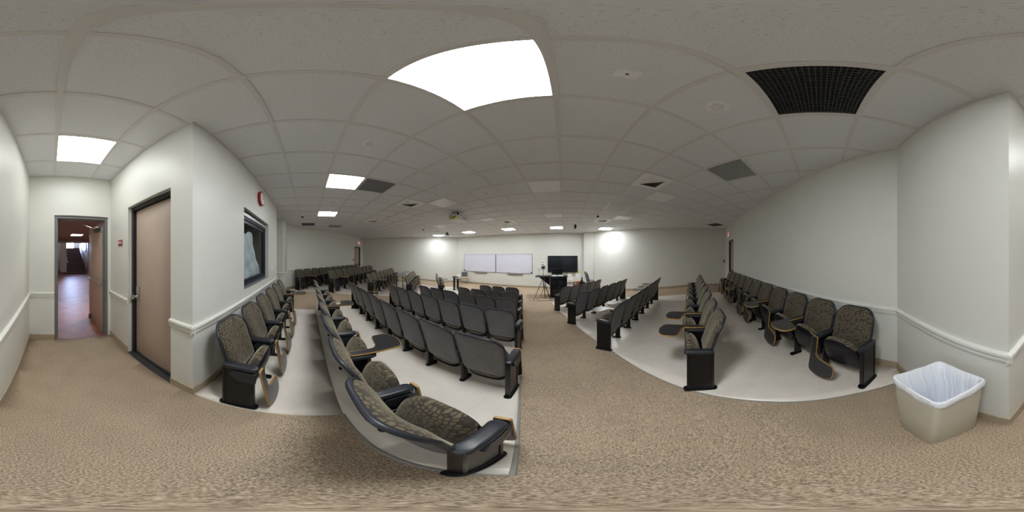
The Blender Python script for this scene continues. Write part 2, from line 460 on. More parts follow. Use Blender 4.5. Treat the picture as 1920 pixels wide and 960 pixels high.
bases = [('baseboard_front', P_FL, P_FR, 0, None), ('baseboard_front_right', P_FR, P_RC, 0, None), ('baseboard_right', P_RC, P_RW, d3[1]+.05, None),
         ('baseboard_bin_corner', P_RW, C1, 0, wl(P_RW, C1)+.01), ('baseboard_entry_right', C1, C2, -.01, None), ('baseboard_entry_back', C2, C3, 0, d1[0]),
         ('baseboard_entry_left', C3, C4, 0, d2[0]), ('baseboard_entry_left_end', C3, C4, d2[1], wl(C3, C4)+.01), ('baseboard_window', C4, C5, -.01, wl(C4, C5)+.01),
         ('baseboard_recess_left', C7, C8, 0, None), ('baseboard_recess_corner', C8, C9, 0, None), ('baseboard_left', C9, P_LC, 0, d4[0]-.05),
         ('baseboard_left_end', C9, P_LC, d4[1]+.05, None), ('baseboard_front_left', P_LC, P_FL, 0, None)]
for nm, a, b, s, e in bases:
    bm = bmesh.new(); strip(bm, a, b, BASE, None, s, e, 24); struct(obj(nm, bm, M['base'], smooth=False))

# floors ---------------------------------------------------------------
def floor_patch(name, poly, lift, mat, skirt=.12, g=.22):
    bm = bmesh.new()
    bm.faces.new([bm.verts.new((x, y, 0)) for x, y in poly])
    bmesh.ops.triangulate(bm, faces=bm.faces)
    bmesh.ops.dissolve_limit(bm, angle_limit=.01, verts=bm.verts, edges=bm.edges)
    xs = [p[0] for p in poly]; ys = [p[1] for p in poly]
    k = math.floor(min(xs)/g)
    while k*g < max(xs):
        bmesh.ops.bisect_plane(bm, geom=bm.verts[:]+bm.edges[:]+bm.faces[:], plane_co=(k*g, 0, 0), plane_no=(1, 0, 0)); k += 1
    k = math.floor(min(ys)/g)
    while k*g < max(ys):
        bmesh.ops.bisect_plane(bm, geom=bm.verts[:]+bm.edges[:]+bm.faces[:], plane_co=(0, k*g, 0), plane_no=(0, 1, 0)); k += 1
    bmesh.ops.triangulate(bm, faces=bm.faces)
    for v in bm.verts: v.co.z = -drop(v.co.x, v.co.y)+lift
    bmesh.ops.recalc_face_normals(bm, faces=bm.faces)
    if sum(f.normal.z for f in bm.faces) < 0: bmesh.ops.reverse_faces(bm, faces=bm.faces)
    be = [e for e in bm.edges if e.is_boundary]
    r = bmesh.ops.extrude_edge_only(bm, edges=be)
    for v in r['geom']:
        if isinstance(v, bmesh.types.BMVert): v.co.z -= skirt
    me = bpy.data.meshes.new(name); bm.to_mesh(me); bm.free(); me.materials.append(mat)
    for p in me.polygons: p.use_smooth = abs(p.normal.z) > .5
    return struct(link(name, me))
floor_patch('floor', ROOM, 0, M['carpet'], .3)
VL = .004
edge_r = [(.0, .365), (.088, 1.79), (.40, 7.05)]
edge_l = [mirror(*p) for p in edge_r]
cen = edge_r+[edge_l[2], edge_l[1], edge_l[0], uv(-4.62, .23), uv(-1.05, .235), uv(-.62, .262), uv(-.35, .29), uv(-.2, .315)]
floor_patch('floor_vinyl_centre', cen, VL, M['vinyl'], .01)
floor_patch('floor_vinyl_window', [uv(-1.06, -.905), uv(-1.05, .235), uv(-4.62, .23), uv(-4.6, -.905)], VL, M['vinyl'], .01)
side = [(1.10, -1.20), (1.19, -.68), (1.225, -.24), (1.265, .17), (1.30, .69), (1.49, 2.08), (1.72, 6.94), ras(6.75, 5.4), ras(6.75, -1.81), (1.345, -1.35)]
floor_patch('floor_vinyl_right', side, VL, M['vinyl'], .01)
floor_patch('floor_vinyl_left', [mirror(*p) for p in side][::-1], VL, M['vinyl'], .01)
def edge_trim(name, pts, w=.012):
    bm = bmesh.new(); P = []
    for a, b in zip(pts, pts[1:]):
        n = max(1, int(math.hypot(b[0]-a[0], b[1]-a[1])/.15))
        for k in range(n): P.append((a[0]+(b[0]-a[0])*k/n, a[1]+(b[1]-a[1])*k/n))
    P.append(pts[-1]); secs = []
    for k, (x, y) in enumerate(P):
        a, b = P[max(k-1, 0)], P[min(k+1, len(P)-1)]
        t = Vector((b[0]-a[0], b[1]-a[1])).normalized(); n = Vector((-t.y, t.x)); z = -drop(x, y)
        secs.append([bm.verts.new((x+n.x*d, y+n.y*d, z+h)) for d, h in ((-w, .0), (-w*.6, .0085), (w*.6, .0085), (w, 0))])
    for A, Bq in zip(secs, secs[1:]):
        for k in range(3): bm.faces.new((A[k], A[k+1], Bq[k+1], Bq[k]))
    struct(obj(name, bm, M['trimstrip'], smooth=False))
M['trimstrip'] = plain('grey edge strip', (.30, .30, .27), .4)
edge_trim('trim_12', [edge_r[2], edge_r[1], edge_r[0]]+[uv(-.2, .315), uv(-.35, .29), uv(-.62, .262), uv(-1.05, .235), uv(-1.06, -.905)][:4])
edge_trim('trim_13', side[:7], .008)

# ------------------------------------------------------------------ doors
def door_frame(name, p0, p1, t0, t1, z0, z1, mat, face=.055, depth=.16, back=0.0):
    mx, L = wall_matrix(p0, p1); bm = bmesh.new()
    box(bm, t0, t0+face, back, depth, z0, z1-face); box(bm, t1-face, t1, back, depth, z0, z1-face)
    box(bm, t0, t1, back, depth, z1-face, z1)
    # stops
    box(bm, t0+face, t0+face+.014, depth-.06, depth-.02, z0, z1-face-.014); box(bm, t1-face-.014, t1-face, depth-.06, depth-.02, z0, z1-face-.014)
    box(bm, t0+face, t1-face, depth-.06, depth-.02, z1-face-.014, z1-face)
    bmesh.ops.transform(bm, matrix=mx, verts=bm.verts)
    return struct(obj(name, bm, mat, smooth=False)), mx

# entry door 1: grey frame, leaf standing open into the hall
fr1, mx1 = door_frame('door_1', C2, C3, d1[0], d1[1], 0, D1_TOP, M['frame_grey'], .05, .15, .03)
hx, hy = d1[1]-.058, .15
hw = mx1 @ Vector((hx, hy, 0))
leaf = thing('door_leaf', 'taupe door leaf standing open into the tiled hallway, panic bar across it', 'door', (hw.x, hw.y, .012))
d_along = Vector((mx1[0][0], mx1[1][0], 0)); d_out = Vector((mx1[0][1], mx1[1][1], 0))
LD = (d_out*.998+d_along*-.05).normalized()          # from hinge to free edge
LNn = Vector((LD.y, -LD.x, 0))
if LNn.dot(d_along) > 0: LNn = -LNn                    # towards the opening
leaf.matrix_world = Matrix(((LD.x, LNn.x, 0, hw.x), (LD.y, LNn.y, 0, hw.y), (0, 0, 1, .012), (0, 0, 0, 1)))
LW, LH = .90, D1_TOP-.075
obj('door_panel', B(0, LW, -.045, 0, 0, LH, bev=.003), M['door'], leaf)
bm = bmesh.new(); box(bm, .06, LW-.02, .012, .034, .985, 1.045, bev=.006); box(bm, .05, .22, 0, .052, .97, 1.06, bev=.008); box(bm, LW-.10, LW-.02, 0, .05, .975, 1.055, bev=.008)
obj('panic_bar', bm, M['chrome'], leaf)
for z in (.12, 1.08, LH-.2): obj('hinge', B(-.012, .012, -.03, .012, z, z+.11, bev=.002), M['chrome'], leaf)
cl = obj('door_closer', B(.12, .40, 0, .055, LH-.16, LH-.09, bev=.006), M['steel_dark'], leaf)
bm = bmesh.new(); tube(bm, [(.14, .03, LH-.085), (.42, .10, LH-.05), (.30, .30, LH-.02)], .011, 8); obj('closer_arm', bm, M['chrome'], cl)
obj('kick_stop', B(LW-.16, LW-.10, .0, .05, .02, .14, bev=.008), M['steel_dark'], leaf)
# entry door 2: black frame, closed leaf set back in the reveal
fr2, mx2 = door_frame('door_2', C3, C4, d2[0], d2[1], 0, D2_TOP, M['frame_black'], .05, .16, .06)
lf = thing('door_leaf', 'closed taupe door in black frame beside red sign, lever lock on its edge', 'door')
lf.matrix_world = mx2
obj('door_panel', B(d2[0]+.053, d2[1]-.053, .105, .15, .012, D2_TOP-.053, bev=.003), M['door'], lf)
lk = obj('lock_case', B(d2[0]+.07, d2[0]+.15, .085, .106, .93, 1.13, bev=.008), M['chrome'], lf)
bm = bmesh.new(); tube(bm, [(d2[0]+.11, .09, .985), (d2[0]+.11, .035, .985), (d2[0]+.105, .02, .985)], .018, 12); lathe(bm, [(.0, -.03), (.024, -.03), (.028, 0), (.024, .03), (0, .03)], 14, (d2[0]+.11, .02, .985))
obj('knob', bm, M['chrome'], lk)
bm = B(d2[0]+.06, d2[1]-.06, .095, .104, .014, .05, bev=.002); obj('door_sweep', bm, M['steel_dark'], lf)
bm = B(d2[0], d2[1], -.0, .16, -.03, .008); bmesh.ops.transform(bm, matrix=mx2, verts=bm.verts); struct(obj('trim_14', bm, M['steel_dark'], smooth=False))
# far doors
for nm, a, b, dd, top, lab in (('door_3', P_RC, P_RW, d3, D3_TOP, 'taupe exit door beyond the seats along the bin-side wall'),
                               ('door_4', C9, P_LC, d4, D4_TOP, 'taupe exit door at the far end of the distant wall row')):
    fr, mx = door_frame(nm, a, b, dd[0], dd[1], -.12, top, M['frame_black'], .06, .14, .0)
    L_ = thing('door_leaf', lab, 'door'); L_.matrix_world = mx
    obj('door_panel', B(dd[0]+.063, dd[1]-.063, .07, .115, -.10, top-.063, bev=.003), M['door'], L_)
    bm = bmesh.new(); box(bm, dd[0]+.1, dd[1]-.1, .03, .05, .86, .93, bev=.006); box(bm, dd[0]+.1, dd[0]+.2, .05, .075, .84, .95, bev=.005); box(bm, dd[1]-.2, dd[1]-.1, .05, .075, .84, .95, bev=.005)
    obj('panic_bar', bm, M['steel_dark'], L_)

# ------------------------------------------------------------------ window in the window wall
mxw, Lw = wall_matrix(C4, C5)
bm = bmesh.new(); a0, a1 = win
for (x0, x1, z0, z1) in ((a0, a0+.07, WZ0, WZ1), (a1-.07, a1, WZ0, WZ1), (a0+.07, a1-.07, WZ0, WZ0+.06), (a0+.07, a1-.07, WZ1-.14, WZ1)):
    box(bm, x0, x1, .075, .15, z0, z1, bev=.004)
for (x0, x1, z0, z1) in ((a0+.07, a0+.11, WZ0+.06, WZ1-.14), (a1-.13, a1-.07, WZ0+.06, WZ1-.14), (a0+.11, a1-.13, WZ0+.06, WZ0+.1), (a0+.11, a1-.13, WZ1-.2, WZ1-.14)):
    box(bm, x0, x1, .095, .14, z0, z1, bev=.003)
bmesh.ops.transform(bm, matrix=mxw, verts=bm.verts); wo = struct(obj('window_1', bm, M['navy'], smooth=False))
bm = B(a0+.11, a1-.13, .115, .121, WZ0+.1, WZ1-.2); bmesh.ops.transform(bm, matrix=mxw, verts=bm.verts)
g = obj('pane', bm, M['glass'], wo, smooth=False)
bm = B(a0+.02, a1-.02, .055, .075, WZ1-.10, WZ1-.04, bev=.004); bmesh.ops.transform(bm, matrix=mxw, verts=bm.verts)
obj('window_head', bm, M['alu'], wo, smooth=False)
bm = B(a0, a1, .0, .075, WZ0-.012, WZ0+.0, bev=.002); bmesh.ops.transform(bm, matrix=mxw, verts=bm.verts); obj('window_sill', bm, M['alu'], wo, smooth=False)
# crumpled paper hung behind the glass
bm = bmesh.new(); nx, nz = 18, 22; grid = []
for i in range(nx+1):
    col = []
    for j in range(nz+1):
        tz = j/nz; wtop = .62; wbot = 1.22
        wdt = wbot+(wtop-wbot)*tz**.9
        x = a0+.115+wdt*i/nx; z = WZ0+.10+(WZ1-.32-WZ0-.10)*tz+.03*math.sin(i*.5)*tz
        y = .135+.012*math.sin(i*.9+j*.35)+.008*math.sin(j*.8-i*.3)
        col.append(bm.verts.new(mxw @ Vector((x, y+.02, z))))
    grid.append(col)
for i in range(nx):
    for j in range(nz): bm.faces.new((grid[i][j], grid[i+1][j], grid[i+1][j+1], grid[i][j+1]))
r = bmesh.ops.solidify(bm, geom=bm.faces[:], thickness=.002)
tag(obj('window_paper', bm, M['paper']), 'crumpled white paper sheet with slanted edge hung behind the window glass', 'paper')
# control room behind the window
bx = lambda *a: B(*a)
bm = bmesh.new(); 
for args in ((a0-.3, a1+.3, 1.5, 1.6, .3, 2.9), (a0-.4, a0-.3, .18, 1.6, .3, 2.9), (a1+.3, a1+.4, .18, 1.6, .3, 2.9), (a0-.4, a1+.4, .18, 1.6, .2, .3), (a0-.4, a1+.4, .18, 1.6, 2.9, 3.0)):
    box(bm, *args)
bmesh.ops.transform(bm, matrix=mxw, verts=bm.verts); struct(obj('wall_booth', bm, M['hallwall'], smooth=False))

# wall devices on the window wall
def on_wall(px, py, p0, p1): 
    t, x, y, r = ray_wall(px, p0, p1); return t, H+r*math.tan(elev(py))
def place_wall(o, p0, p1, t, z):
    mx, L = wall_matrix(p0, p1); o.matrix_world = mx @ Matrix.Translation((t, 0, z)); return o
def disc_y(bm, r0, y0, y1, r1=None, n=32):
    """disc whose axis is the wall normal, from y0 to y1 (room side is negative y)"""
    r1 = r0 if r1 is None else r1
    A = [bm.verts.new((r0*math.cos(2*PI*k/n), y0, r0*math.sin(2*PI*k/n))) for k in range(n)]
    Bq = [bm.verts.new((r1*math.cos(2*PI*k/n), y1, r1*math.sin(2*PI*k/n))) for k in range(n)]
    for k in range(n): bm.faces.new((A[k], A[(k+1) % n], Bq[(k+1) % n], Bq[k]))
    bm.faces.new(A[::-1]); bm.faces.new(Bq)
t, z = on_wall(487, 373, C4, C5)
ck = place_wall(thing('wall_clock', 'round wall clock with thick red rim high above the window', 'clock'), C4, C5, t, z)
bm = bmesh.new(); disc_y(bm, .15, 0, -.055); obj('case', bm, M['red'], ck)
bm = bmesh.new(); disc_y(bm, .122, -.055, -.058); obj('dial', bm, M['white'], ck)
bm = bmesh.new(); box(bm, -.005, .005, -.062, -.059, 0, .075); box(bm, 0, .10, -.066, -.063, -.004, .004); obj('hands', bm, M['black'], ck)
t, z = on_wall(510, 504, C4, C5)
sw = place_wall(thing('light_switch', 'white double switch plate on wall past the window', 'switch'), C4, C5, t, z)
obj('plate', B(-.06, .06, -.008, 0, -.06, .06, bev=.003), M['white'], sw)
for s in (-1, 1): obj('toggle', B(s*.025-.016, s*.025+.016, -.016, -.008, -.035, .035, bev=.003), M['white'], sw)
t, z = on_wall(509.6, 472.6, C4, C5)
tag(place_wall(obj('wall_sensor', B(-.035, .035, -.014, 0, -.03, .03, bev=.006), M['white']), C4, C5, t, z), 'small white square sensor on wall above the switch plate', 'sensor')
# framed panel on the recess corner
t0, t1 = span(C8, C9, 535, 539.6)
zb_, zt_ = z_wall(537, 507, C8, C9), z_wall(537, 450, C8, C9)
pn = thing('notice_board', 'pale grey framed board on the recessed corner wall beyond the window', 'board'); pn.matrix_world = wall_matrix(C8, C9)[0]
bm = bmesh.new(); box(bm, t0, t1, -.02, 0, zb_, zt_, bev=.004); obj('frame', bm, M['alu'], pn)
bm = bmesh.new(); box(bm, t0+.03, t1-.03, -.024, -.02, zb_+.03, zt_-.03); obj('face', bm, M['grille_pale'], pn)
# red room plate beside door 2
t, z = on_wall(226, 455.5, C3, C4)
rp = place_wall(thing('room_sign', 'small red room number plate on entry wall beside closed door', 'sign'), C3, C4, t, z)
obj('plate', B(-.075, .075, -.01, 0, -.045, .045, bev=.004), M['sign_red'], rp)
lt = link('lettering', text_mesh('19-G', .062), rp); lt.data.materials.append(M['white']); lt.rotation_euler = (PI/2, 0, 0); lt.location = (0, -.0115, 0)

# exit signs and pull stations
for p0, p1, px, py, lab, fx, fy, lab2 in ((P_RC, P_RW, 1367.6, 439, 'red lit exit sign above the door on the bin-side wall', 1361.5, 489.5, 'red fire alarm pull box beside the bin-side exit door'),
                                          (C9, P_LC, 671.5, 455.5, 'red lit exit sign above the door past the distant wall seats', 662.5, 487, 'dark red alarm pull box beside the distant exit door')):
    t, z = on_wall(px, py, p0, p1)
    ex = place_wall(thing('exit_sign', lab, 'sign'), p0, p1, t, z)
    obj('housing', B(-.17, .17, -.06, 0, -.11, .11, bev=.006), M['white'], ex)
    obj('face', B(-.155, .155, -.064, -.06, -.095, .095), M['exit'], ex)
    lt = link('lettering', text_mesh('EXIT', .15), ex); lt.data.materials.append(M['sign_red']); lt.rotation_euler = (PI/2, 0, 0); lt.location = (0, -.066, 0)
    if p0 is P_RC: q0_, q1_ = P_FR, P_RC
    else: q0_, q1_ = p0, p1
    t, z = on_wall(fx, fy, q0_, q1_)
    t = min(t, wl(q0_, q1_)-.07)
    fa = place_wall(thing('fire_alarm_pull', lab2, 'fire alarm'), q0_, q1_, t, z)
    obj('box', B(-.05, .05, -.05, 0, -.07, .07, bev=.006), M['red'], fa); obj('handle', B(-.035, .035, -.062, -.05, -.02, .01, bev=.003), M['white'], fa)

# ------------------------------------------------------------------ ceiling fixtures
def up(u, v, z=ZC): x, y = uv(u, v); return (x, y, z)
_c = {}
def shared(key, fn):
    if key not in _c: _c[key] = fn()
    return _c[key]
AP = .305
def frame_ring(bm, o, i, z0, z1):
    box(bm, -o, o, i, o, z0, z1); box(bm, -o, o, -o, -i, z0, z1); box(bm, -o, -i, -i, i, z0, z1); box(bm, i, o, -i, i, z0, z1)
def lens_mesh(mat):
    bm = bmesh.new(); box(bm, -AP+.001, AP-.001, -AP+.001, AP-.001, -.004, -.001)
    return mesh_from(bm, 'diffuser', M[mat], smooth=False)
def light(i, j, mat, name, label, group):
    u, v = tile_c(i, j); t = thing(name, label, 'ceiling light', up(u, v), -AX, group)
    def fm():
        bm = bmesh.new(); frame_ring(bm, AP+.006, AP, -.010, -.0005); return mesh_from(bm, 'frame', M['tee'], smooth=False)
    link('frame', shared('lframe', fm), t); link('diffuser', shared('lens'+mat, lambda: lens_mesh(mat)), t)
lit = [(0, 0, 'glowing square ceiling panel over the rearmost centre seats, the biggest in view'), (-4, 0, 'glowing ceiling panel touching a dark return grille'),
       (-8, 0, 'small glowing ceiling panel nearest the far recess, past the window'), (0, -4, 'glowing ceiling panel in the entry passage before the open door'),
       (-12, 12, 'first glowing panel from the distant seats in the front row of lights'), (-8, 12, 'second glowing panel from the distant seats, above whiteboard side, front row of lights'),
       (-4, 12, 'glowing panel in front of the whiteboards, middle of the front row of lights'), (0, 12, 'glowing panel in front of the wall television, in the front row of lights'),
       (4, 12, 'glowing panel past the television by the pilaster, last of the front row of lights')]
for i, j, lab in lit: light(i, j, 'frontpanel' if j == 12 and abs(i+4) < 6 else 'endpanel' if j == 12 else 'sidepanel' if i < -3 else 'entrypanel' if j < 0 else 'lightpanel', 'ceiling_light', lab, 'lit ceiling panels')
off = [(0, 4, 'unlit pale ceiling panel straight ahead over the centre rows, nearest of the unlit ones'), (0, 8, 'unlit pale ceiling panel second in line toward the television'),
       (-4, 4, 'unlit pale ceiling panel touching the projector mount'), (-4, 8, 'unlit pale ceiling panel just past the projector'),
       (-8, 8, 'unlit pale ceiling panel beside a square diffuser beyond the projector'), (4, 8, 'unlit pale ceiling panel beside a square diffuser over the bin-side rows'),
       (4, 4, 'unlit pale ceiling panel over the bin-side rows nearest their wall')]
for i, j, lab in off: light(i, j, 'lens', 'ceiling_light', lab, 'unlit ceiling panels')
def grille(i, j, label, bar, n=22):
    u, v = tile_c(i, j); t = thing('return_grille', label, 'air vent', up(u, v), -AX, 'egg crate return grilles')
    def fm():
        bm = bmesh.new(); frame_ring(bm, AP+.006, AP-.012, -.010, -.0005); return mesh_from(bm, 'frame', M['tee'], smooth=False)
    def core():
        bm = bmesh.new(); w = AP-.013
        for k in range(1, n):
            c = -w+2*w*k/n
            box(bm, c-.0025, c+.0025, -w, w, -.014, -.002); box(bm, -w, w, c-.0025, c+.0025, -.0135, -.002)
        return mesh_from(bm, 'egg_crate', M[bar], smooth=False)
    def bk():
        bm = bmesh.new(); box(bm, -AP+.012, AP-.012, -AP+.012, AP-.012, -.0019, -.0004); return mesh_from(bm, 'backing', M['black'], smooth=False)
    link('frame', shared('gframe', fm), t); link('egg_crate', shared('gcore'+bar, core), t); link('backing', shared('gback', bk), t)
grille(2, -1, 'big black egg crate grille in ceiling above the bin-side wall row', 'steel_dark')
grille(4, 1, 'grey egg crate grille in ceiling over the bin-side back rows', 'grille_pale')
M['grille_dim'] = plain('dim grille', (.36, .36, .38), .5)
grille(-4, 1, 'dark grey grille touching the glowing ceiling panel', 'grille_dim')
grille(10, 6, 'small dark grille in ceiling by the bin-side exit door', 'steel_dark')
grille(-11, -1, 'dark grille in ceiling at the far recess corner', 'steel_dark')
grille(-11.6, 1, 'grey grille in ceiling near the distant wall seats', 'grille_dim')
def diffuser(i, j, label):
    u, v = tile_c(i, j); t = thing('air_diffuser', label, 'air vent', up(u, v), -AX, 'square supply diffusers')
    def fm():
        bm = bmesh.new(); frame_ring(bm, AP+.005, .19, -.008, -.0005); return mesh_from(bm, 'frame', M['white'], smooth=False)
    def vn():
        bm = bmesh.new()
        for k in range(5):
            o = .188-.036*k; i_ = o-.029; z0 = -.006-.003*k
            A = [bm.verts.new((sx*o, sy*o, -.0015)) for sx, sy in ((1, 1), (-1, 1), (-1, -1), (1, -1))]
            Bq = [bm.verts.new((sx*i_, sy*i_, -.022)) for sx, sy in ((1, 1), (-1, 1), (-1, -1), (1, -1))]
            for q in range(4): bm.faces.new((A[q], A[(q+1) % 4], Bq[(q+1) % 4], Bq[q]))
        bmesh.ops.solidify(bm, geom=bm.faces[:], thickness=.004)
        return mesh_from(bm, 'vanes', M['white'], smooth=False)
    def bk():
        bm = bmesh.new(); box(bm, -.19, .19, -.19, .19, -.0016, -.0004); return mesh_from(bm, 'backing', M['black'], smooth=False)
    link('frame', shared('dframe', fm), t); link('vanes', shared('dvan', vn), t); link('backing', shared('dback', bk), t)
for i, j, lab in ((3, 3, 'square louvred diffuser in ceiling over the bin-side rows, largest of its kind'), (-5, 3, 'square louvred diffuser between the dark grille and the projector'),
                  (-9, 3, 'square louvred diffuser over the distant side aisle'), (-3, 9, 'square diffuser in ceiling before the whiteboards'),
                  (3, 9, 'square diffuser in ceiling beside the unlit panel toward the pilaster'), (-9, 9, 'square diffuser beside the farthest unlit panel'), (-13, 9, 'faint diffuser in ceiling near the distant exit door corner')):
    diffuser(i, j, lab)
def rnd(i, j, label, r=.085, nm='ceiling_speaker', cat='speaker', grp='round ceiling speakers'):
    u, v = tile_c(i, j); t = thing(nm, label, cat, up(u, v), -AX, grp)
    bm = bmesh.new(); lathe(bm, [(r*1.0, -.0005), (r*1.0, -.006), (r*.82, -.010), (r*.78, -.004), (r*.55, -.003)], 28); obj('ring', bm, M['white'], t)
    bm = bmesh.new(); lathe(bm, [(r*.54, -.003), (r*.54, -.018), (r*.45, -.024), (.001, -.025)], 28); obj('core', bm, M['tee'], t)
for i, j, lab in ((2, 0, 'round white ceiling fitting beside the big black grille'), (-2, 0, 'round white ceiling fitting between the two nearest glowing panels'), (-6, 0, 'round white fitting between the two farther glowing panels'),
                  (2, 4, 'round ceiling fitting beside the big louvred diffuser'), (-2, 4, 'round ceiling fitting ahead, between projector and unlit panel'), (-6, 4, 'round ceiling fitting on the distant side of the projector'),
                  (2, 8, 'round ceiling fitting next to a small camera before the pilaster'), (-2, 8, 'round ceiling fitting just before the diffuser facing the whiteboards'), (6, 8, 'round ceiling fitting over the front bin-side rows'), (6, 4, 'round ceiling fitting over the middle of bin-side rows'), (-6, 8, 'round ceiling fitting between two unlit panels past the projector')):
    rnd(i, j, lab)
rnd(0, 5, 'small round smoke detector behind the nearest unlit panel', .055, 'smoke_detector', 'smoke detector', None)
u, v = tile_c(1, 0); jp = thing('ceiling_jack_plate', 'small square plate with dark centre in the tile beside the biggest glowing panel', 'plate', up(u, v), -AX)
obj('plate', B(-.06, .06, -.045, .045, -.006, -.0005, bev=.002), M['white'], jp); bm = bmesh.new(); lathe(bm, [(.009, -.006), (.009, -.010), (.001, -.010)], 12); obj('jack', bm, M['steel_dark'], jp)
def dome(u, v, label):
    t = thing('ceiling_camera', label, 'camera', up(u, v), -AX, 'small dark ceiling cameras')
    bm = bmesh.new(); lathe(bm, [(.06, -.0005), (.06, -.02), (.05, -.03)], 20); obj('base', bm, M['white'], t)
    bm = bmesh.new(); lathe(bm, [(.05, -.03), (.047, -.055), (.032, -.075), (.001, -.083)], 20); obj('dome', bm, M['black'], t)
for u, v, lab in ((-5.9, -.19, 'dark dome camera in ceiling near the far recess'), (1.21, 5.7, 'small dark camera beside the round fitting before the pilaster'), (-6.75, 5.8, 'small dark camera beside the farthest unlit panel')): dome(u, v, lab)
def spot(u, v, label):
    t = thing('ceiling_spotlight', label, 'spotlight', up(u, v), -AX)
    bm = bmesh.new(); lathe(bm, [(.05, -.0005), (.05, -.02), (.012, -.022), (.012, -.06)], 16); obj('mount', bm, M['black'], t)
    bm = bmesh.new(); lathe(bm, [(.06, -.09), (.06, .09), (.045, .1)], 16); bmesh.ops.transform(bm, matrix=Matrix.Translation((0, .02, -.10)) @ Matrix.Rotation(math.radians(70), 4, 'X'), verts=bm.verts); obj('can', bm, M['black'], t)
spot(.54, 7.65, 'black ceiling spotlight before the television'); spot(-6.7, 7.7, 'black ceiling spotlight toward the distant end of the whiteboards')

# projector
pu, pv = -3.28, 4.32
pj = thing('projector', 'white ceiling projector with yellow side panel and loose black cables', 'projector', up(pu, pv), math.radians(65))
obj('ceiling_plate', B(-.16, .16, -.16, .16, -.012, -.0005, bev=.003), M['grille_pale'], pj)
bm = bmesh.new(); tube(bm, [(0, 0, -.01), (0, 0, -.13)], .03, 14); box(bm, -.14, .14, -.03, .03, -.150, -.125, bev=.005); box(bm, -.03, .03, -.16, .16, -.150, -.125, bev=.005); obj('mount', bm, M['black'], pj)
bd = obj('body', B(-.24, .24, -.20, .20, -.30, -.155, bev=.022, seg=3), M['white'], pj)
obj('vent_panel', B(-.246, -.2395, -.17, .15, -.265, -.175, bev=.002), M['yellow'], bd)
bm = bmesh.new()
for k in range(7): box(bm, .02+.03*k, .036+.03*k, -.2045, -.1995, -.28, -.18)
obj('louvre', bm, M['grille_pale'], bd)
bm = bmesh.new(); lathe(bm, [(.045, 0), (.05, .03), (.04, .04), (.036, .02), (.001, .015)], 20); bmesh.ops.transform(bm, matrix=Matrix.Translation((.12, .2, -.23)) @ Matrix.Rotation(-PI/2, 4, 'X'), verts=bm.verts); obj('lens', bm, M['screen'], bd)
for k in range(3):
    bm = bmesh.new(); P = []
    for q in range(17):
        a = q/16*PI; P.append((-.10-.22*math.sin(a)-.03*k, -.10+.05*k+.06*math.sin(2*a), -.02-.20*q/16-.05*math.sin(a)*k))
    tube(bm, P, .007, 6); obj('cable', bm, M['black'], pj)

# ------------------------------------------------------------------ auditorium seats
def back_y(z): 
    t = (z-.33)/.59
    return -.085-.06*t-.125*t*t
def back_map(x, z, off):
    s = (x/.26)**2
    dy = -(.06+.25*(z-.33)/.59)/.59; n = math.hypot(1, dy)
    return (x, back_y(z)+.042*s+off/n, z-off*dy/n)
def superel(w, h0, h1, nx, m=36):
    pts = []; cz = (h0+h1)/2; hh = (h1-h0)/2
    for k in range(m):
        a = 2*PI*k/m; c, s = math.cos(a), math.sin(a); e = 2/(nx if s > 0 else 3.6)
        pts.append((w/2*abs(c)**e*(1 if c > 0 else -1), cz+hh*abs(s)**e*(1 if s > 0 else -1)))
    return pts
def me_back_cushion():
    bm = bmesh.new(); o = rrect(.486, .468, .40, .911, .132, .06)
    pad(bm, o, back_map, lambda r: .016+.042*(1-r**7), lambda r: .012); return mesh_from(bm, 'back_cushion', M['fabric'], angle=60)
def me_back_shell():
    bm = bmesh.new(); o = rrect(.505, .485, .315, .918, .14, .06)
    pad(bm, o, back_map, lambda r: .010, lambda r: -.008-.012*(1-r**8)); return mesh_from(bm, 'back_shell', M['shell'], angle=60)
def me_back_rim():
    bm = bmesh.new(); o = [p for p in rrect(.505, .485, .315, .918, .14, .06)]
    P = [back_map(a, b, .002) for a, b in o if b > .36]
    # open run up one side, over the top, down the other
    P = P
    tube(bm, P, .0155, 10); return mesh_from(bm, 'back_rim', M['arm'], angle=60)
TA = math.radians(17)
def seat_map(x, q, off):
    # q runs from the hinge end (0) to the front edge; tipped up
    return (x, .005+q*math.sin(TA)-off*math.cos(TA), .185+q*math.cos(TA)+off*math.sin(TA))
def me_seat_cushion():
    bm = bmesh.new(); o = superel(.446, .03, .456, 2.6)
    pad(bm, o, seat_map, lambda r: .045+.045*(1-r**5), lambda r: -.004); return mesh_from(bm, 'seat_cushion', M['fabric'], angle=60)
def me_seat_pan():
    bm = bmesh.new(); o = superel(.468, -.015, .446, 2.6)
    pad(bm, o, seat_map, lambda r: .014 if r > .97 else .002, lambda r: -.012-.040*(1-r**4)); return mesh_from(bm, 'seat_pan', M['pan'], angle=60)
def me_arm():
    bm = bmesh.new(); o = rrect(.078, .070, -.125, .155, .037, .030)
    pad(bm, o, lambda a, b, off: (a, b, .588+off-.35*max(0, -.04-b)**1.5), lambda r: .012+.012*(1-r**8), lambda r: -.014, (1, .93, .8, .5, .2)); return mesh_from(bm, 'armrest', M['arm'], angle=50)
def foot(bm, w, l=.155, c=0):
    o = rrect(w, w, c-l, c+l, w/2-.004, w/2-.004); prism(bm, o, lambda a, b, t: (a, b, t), -.03, .022)
def me_end():
    bm = bmesh.new(); box(bm, -.018, .018, -.118, .118, .02, .575); 
    for y0, y1, z0, z1 in ((-.125, -.100, .02, .578), (.100, .125, .02, .578), (-.1, .1, .545, .578), (-.1, .1, .02, .055)): box(bm, -.025, .025, y0, y1, z0, z1, bev=.005)
    foot(bm, .074); return mesh_from(bm, 'end_panel', M['black'])
